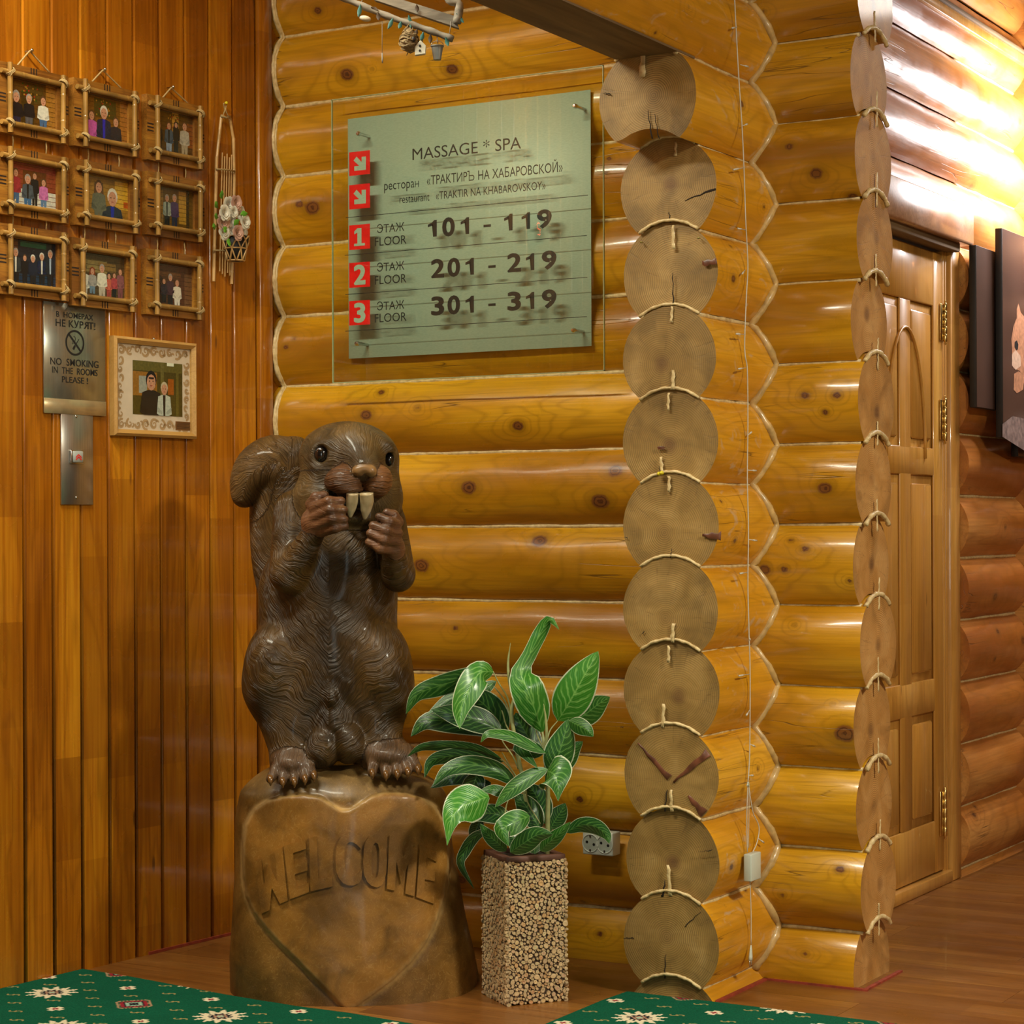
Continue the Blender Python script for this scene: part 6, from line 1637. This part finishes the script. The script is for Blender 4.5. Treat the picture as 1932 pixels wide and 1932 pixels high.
M['petal'] = plain('white_silk_petal', (.86, .84, .72), .6, var=.05); M['pink'] = plain('pink_silk_petal', (.68, .42, .33), .6, var=.08); M['gleaf'] = plain('silk_leaf', (.10, .30, .02), .5, var=.3)
def rose(c, r, mat, seed):
    mb = MB(); q = random.Random(seed)
    for ring_, (n, rad, tilt, sz) in enumerate(((3, .18, 1.35, .42), (4, .36, 1.1, .55), (5, .56, .75, .68), (6, .72, .42, .74))):
        for i in range(n):
            a = 2 * pi * (i + q.random() * .4) / n + ring_; V_ = []
            for iu in range(5):
                for iv in range(4):
                    u = -1 + iu / 2; v = iv / 3; wd = sz * r * (.35 + .65 * sin(pi * (.15 + .7 * v)))
                    x_ = rad * r * .55 + v * sz * r * cos(tilt) + .12 * r * v * v; hgt = v * sz * r * sin(tilt) * 1.1 - .15 * r * (v > .9); yy_ = u * wd * .8; x_ -= u * u * .22 * r * (1 - v * .4)
                    V_.append((c[0] + x_ * cos(a) - yy_ * sin(a), c[1] - hgt * .8 - .1 * r, c[2] + x_ * sin(a) + yy_ * cos(a)))
            mb.add(V_, [(iu * 4 + iv, iu * 4 + iv + 1, iu * 4 + iv + 5, iu * 4 + iv + 4) for iu in range(4) for iv in range(3)])
    mb.build('rose', mat, fb)
for i, (x, y, r, mt) in enumerate(((430, 386, 12, 'petal'), (444, 383, 12, 'pink'), (422, 402, 12, 'petal'), (452, 402, 11, 'petal'), (419, 419, 14, 'pink'), (461, 419, 11, 'petal'), (437, 414, 8, 'petal'), (421, 438, 12, 'petal'), (447, 439, 12, 'pink'), (458, 437, 9, 'petal'), (436, 434, 9, 'petal'), (440, 400, 9, 'petal'))):
    rose(fl(x, y, .090 + .012 * (i % 3)), r * 6.9 / F * 1.12, M[mt], i)
ql = random.Random(8)
for (x, y, a_) in ((412, 392, 2.4), (420, 375, 1.9), (409, 426, 3.4), (443, 426, 1), (428, 428, 4), (455, 405, .3), (433, 450, 4.5), (413, 410, 3)):
    p = fl(x, y, .120); L_ = .026; V_ = []
    for i in range(6):
        t = i / 5; wd = .011 * sin(pi * min(.98, max(.03, t)))
        for s in (-1, 0, 1): V_.append((p[0] + L_ * t * cos(a_) - s * wd * sin(a_), p[1] - .008 * t + .004 * abs(s), p[2] + L_ * t * sin(a_) + s * wd * cos(a_)))
    mesh('rose_leaf', V_, [(i * 3 + j, i * 3 + j + 1, i * 3 + j + 4, i * 3 + j + 3) for i in range(5) for j in (0, 1)], M['gleaf'], fb, True)
for (x, y, h_) in ((437, 400, 9), (440, 420, 7), (452, 412, 8), (432, 412, 7)):
    ellipsoid('rose_bud', fl(x, y, .105), (.006, .006, .009), M['petal'], fb, 0, 10)

# ------------------------------------------------------------------ driftwood mobile under the lintel
DM = 5.35
def mp(px, py, dd=0.0): return atD(px, py, DM + dd)
mo = empty('driftwood_mobile', tuple(mp(790, 20)), AL); tag(mo, 'grey driftwood mobile hung with tiny bucket, birdhouse and nest', 'mobile')
def mloc(px, py, dd=0.0):
    d = mp(px, py, dd) - np.array(mo.location); return np.array([d[0] * CA + d[1] * SA, -d[0] * SA + d[1] * CA, d[2]])
mg = NT('weathered_grey_driftwood'); oc = mg.obj(); n_ = mg.noise(mg.mapping(oc, (8, 60, 60)), 1, 4, .4); mg.bump(n_, .5, .002)
M['drift'] = mg.fin(mg.ramp(n_, (.3, (.13, .115, .09)), (.7, (.34, .31, .25))), .8)
a, b_, c, d = mloc(690, -22), mloc(858, 30), mloc(866, 53), mloc(708, 0)
th = np.array([0, .02, 0]); V_ = [a, b_, c, d, a + th, b_ + th, c + th, d + th]
mesh('driftwood_board', V_, [(0, 3, 2, 1), (4, 5, 6, 7), (0, 1, 5, 4), (1, 2, 6, 5), (2, 3, 7, 6), (3, 0, 4, 7)], M['drift'], mo)
V_, F_ = tube(spline([mloc(838, -30), mloc(848, 0), mloc(866, 8), mloc(862, 44)], 4), .011, 8); mesh('driftwood_post', V_, F_, M['drift'], mo, True)
rod = spline([mloc(600, -25), mloc(662, 2), mloc(730, 30), mloc(800, 54), mloc(855, 74)], 6)
V_, F_ = tube(rod, [.0085 * (1 + .15 * sin(i * 1.7)) for i in range(len(rod))], 8); mesh('driftwood_rod', V_, F_, M['drift'], mo, True)
M['teal'] = plain('teal_paper_leaf', (.03, .14, .13), .6, var=.3); M['brownleaf'] = plain('brown_paper_leaf', (.07, .045, .025), .7, var=.3); M['string'] = plain('grey_string', (.25, .23, .2), .8)
for (x, y, L_, mt, an) in ((680, 8, 24, 'teal', -1.75), (700, 13, 14, 'brownleaf', -.4), (713, 22, 16, 'brownleaf', -1.5), (741, 34, 22, 'teal', -2.0), (757, 40, 14, 'teal', -1.9), (771, 28, 24, 'teal', -1.4), (787, 55, 12, 'brownleaf', -2), (799, 60, 18, 'teal', -1.9), (812, 64, 17, 'brownleaf', -1.6), (841, 70, 17, 'teal', -1.3), (861, 25, 22, 'teal', -.9), (786, 8, 14, 'brownleaf', -1.5)):
    p = mloc(x, y, -.012); l = L_ * DM / F; V_ = []
    for i in range(7):
        t = i / 6; wd = .0052 * sin(pi * min(.97, max(.05, t))) + .0004
        for s in (-1, 0, 1): V_.append((p[0] + l * t * cos(an) - s * wd * sin(an), p[1] + .003 * abs(s) + .004 * sin(3 * t), p[2] + l * t * sin(an) + s * wd * cos(an)))
    mesh('paper_leaf', V_, [(i * 3 + j, i * 3 + j + 1, i * 3 + j + 4, i * 3 + j + 3) for i in range(6) for j in (0, 1)], M[mt], mo, True)
for (x0, y0, x1, y1, r_) in ((721, 40, 721, 104, .0007), (770, 45, 770, 62, .0012), (797, 58, 797, 80, .0012), (824, 66, 826, 82, .0012), (686, -8, 680, 10, .001), (851, 40, 848, 66, .001)):
    tubeobj('string', [mloc(x0, y0), mloc(x1, y1)], r_, M['string'], mo, 5)
V_, F_ = tube([mloc(721, 100), mloc(721.5, 112), mloc(721.5, 119)], [.0012, .0022, .0015], 8); mesh('tassel', V_, F_, M['string'], mo, True)
p = mloc(689, 35, -.005); ellipsoid('cream_bead', p, (.015, .007, .0075), plain('cream_bead', (.50, .47, .36), .6), mo, .2)
# nest of wound twigs with a hole
nc = mloc(772, 76); mb = MB(); qn = random.Random(2)
mb.add(*lathe([(.004, -.028), (.018, -.024), (.0235, -.008), (.020, .010), (.010, .026), (.004, .034)], 12))
mb.v = [(nc[0] + v[0], nc[1] + v[1], nc[2] + v[2]) for v in mb.v]
for k in range(46):
    a0 = qn.uniform(0, 6.28); z0 = qn.uniform(-.024, .026); sw_ = qn.uniform(.8, 2.2); tl = qn.uniform(-.02, .02)
    pts = []
    for t in np.linspace(0, 1, 7):
        z = z0 + tl * t; r_ = np.interp(z, [-.03, -.024, -.008, .010, .026, .034], [.006, .019, .0250, .0215, .012, .006]) + .0012; pts.append((nc[0] + r_ * cos(a0 + sw_ * t), nc[1] + r_ * sin(a0 + sw_ * t), nc[2] + z))
    mb.add(*tube(pts, .0013, 5))
o = mb.build('woven_nest', plain('straw_nest', (.24, .17, .08), .8, var=.4, scale=200), mo); o['kind'] = 'stuff'
ellipsoid('nest_hole', (nc[0] + .012, nc[1] - .021, nc[2] - .002), (.006, .004, .007), M['black'], mo, 0, 12)
# birdhouse
bc = mloc(793, 92, -.008); b = bmesh.new(); prof = [(-.013, -.018), (.013, -.014), (.015, .006), (.001, .020), (-.014, .004)]
f0 = [b.verts.new((bc[0] + x, bc[1] - .008, bc[2] + z)) for x, z in prof]; f1 = [b.verts.new((bc[0] + x, bc[1] + .008, bc[2] + z)) for x, z in prof]
b.faces.new(f0); b.faces.new(f1[::-1])
for i in range(5): b.faces.new((f0[i], f1[i], f1[(i + 1) % 5], f0[(i + 1) % 5]))
bmesh.ops.recalc_face_normals(b, faces=b.faces[:]); bmesh.ops.bevel(b, geom=b.edges[:], offset=.0012, segments=1, affect='EDGES')
bh = bmobj('birdhouse', b, plain('chalky_white_paint', (.56, .56, .46), .7), mo); bh['label'] = 'white miniature birdhouse'
ellipsoid('birdhouse_hole', (bc[0] - .001, bc[1] - .009, bc[2] + .006), (.003, .0015, .003), M['black'], bh, 0, 10); ellipsoid('birdhouse_hole', (bc[0] - .001, bc[1] - .009, bc[2] - .006), (.003, .0015, .003), M['black'], bh, 0, 10)
# bucket
kc = mloc(825, 98); V_, F_ = lathe([(.0095, -.020), (.0100, -.018), (.0150, .012), (.0172, .013), (.0172, .0155), (.0150, .0155), (.0095, -.016)], 18, False)
F_.append(tuple(range(18))[::-1])
bk = mesh('miniature_bucket', [(kc[0] + v[0], kc[1] + v[1], kc[2] + v[2]) for v in V_], F_, plain('galvanised_grey', (.24, .25, .23), .45, .6), mo, True, sharp=40)
tubeobj('bucket_handle', [(kc[0] + .0165 * cos(t), kc[1], kc[2] + .014 + .014 * sin(t)) for t in np.linspace(0, pi, 12)], .0009, M['steel'], bk, 5)

# ------------------------------------------------------------------ two canvas panels of a squirrel picture beyond the door
XP = XE + R + .012; TH = .028
m = NT('dark_brown_canvas_print'); oc = m.obj(False); n_ = m.noise(oc, 3, 2)
m.bump(m.noise(oc, 900, 1), .15, .0003)
M['canvas'] = m.fin(m.ramp(n_, (.3, (.050, .026, .018)), (.7, (.080, .040, .028))), .30, 0, .3)
M['canvas_side'] = plain('black_canvas_edge', (.02, .017, .016), .6)
def canvas(pTL, zt_, zb_, y1, label):
    y0 = onX(pTL[0], pTL[1], XP + TH)[1]
    o = wall_item('canvas_panel', (XP, (y0 + y1) / 2, 0), 'C'); tag(o, label, 'picture', None)
    w = y1 - y0
    box('stretcher', -w / 2, w / 2, -TH + .001, 0, zb_, zt_, M['canvas_side'], o, .001)
    box('printed_face', -w / 2 + .0015, w / 2 - .0015, -TH, -TH + .0012, zb_ + .0015, zt_ - .0015, M['canvas'], o)
    return o
p1 = onX(1842, 462, XP + TH); p2 = onX(1842, 768, XP + TH); pr = onX(1884, 600, XP + TH)
cv1 = canvas((1842, 462), p1[2], p2[2], pr[1] + .03, 'narrow dark canvas panel beside the door casing')
p3 = onX(1891, 430, XP + TH + .035); p4 = onX(1891, 825, XP + TH + .035)
XP += .035
cv2 = canvas((1891, 430), p3[2], p4[2], p3[1] + .42, 'taller dark canvas panel showing a red squirrel on a branch')
def cl(px, py, e=.0015):
    d = onX(px, py, XP + TH) - np.array(cv2.location); return (d[1], -TH - e, d[2])
def cpoly(name, pts, colname, e, mat):
    b = bmesh.new(); b.faces.new([b.verts.new(cl(x, y, e)) for x, y in pts]); bmesh.ops.recalc_face_normals(b, faces=b.faces[:]); return bmobj(name, b, mat, cv2)
fur_ = plain('printed_red_fur', (.42, .19, .10), .5, var=.3, scale=60); fur2 = plain('printed_pale_fur', (.55, .36, .25), .5, var=.2, scale=60)
cpoly('printed_squirrel', [(1909, 655), (1908, 640), (1912, 615), (1918, 600), (1918, 584), (1921, 572), (1926, 590), (1934, 600), (1960, 590), (1985, 640), (1990, 760), (1950, 790), (1936, 745), (1930, 715), (1924, 700), (1912, 695), (1910, 675)], '', .0006, fur_)
cpoly('printed_muzzle', [(1909, 690), (1909, 668), (1916, 660), (1925, 672), (1926, 690), (1916, 698)], '', .0009, fur2)
cpoly('printed_paw', [(1912, 735), (1913, 705), (1922, 700), (1932, 712), (1930, 735), (1918, 742)], '', .0010, fur_)
cpoly('printed_eye', [(1914, 655), (1914, 645), (1918, 642), (1921, 650), (1920, 659), (1917, 661)], '', .0012, M['black'])
cpoly('printed_branch', [(1891, 800), (1910, 785), (1932, 790), (1960, 800), (1985, 815), (1985, 860), (1932, 850), (1891, 824)], '', .0011, plain('printed_bark', (.22, .15, .13), .6, var=.4, scale=40))
XP -= .035
cv3 = canvas((1921, 840), onX(1930, 832, XP + TH)[2], onX(1930, 862, XP + TH)[2], cv2.location[1] + .35, 'low narrow edge of a third canvas panel under the squirrel panel')
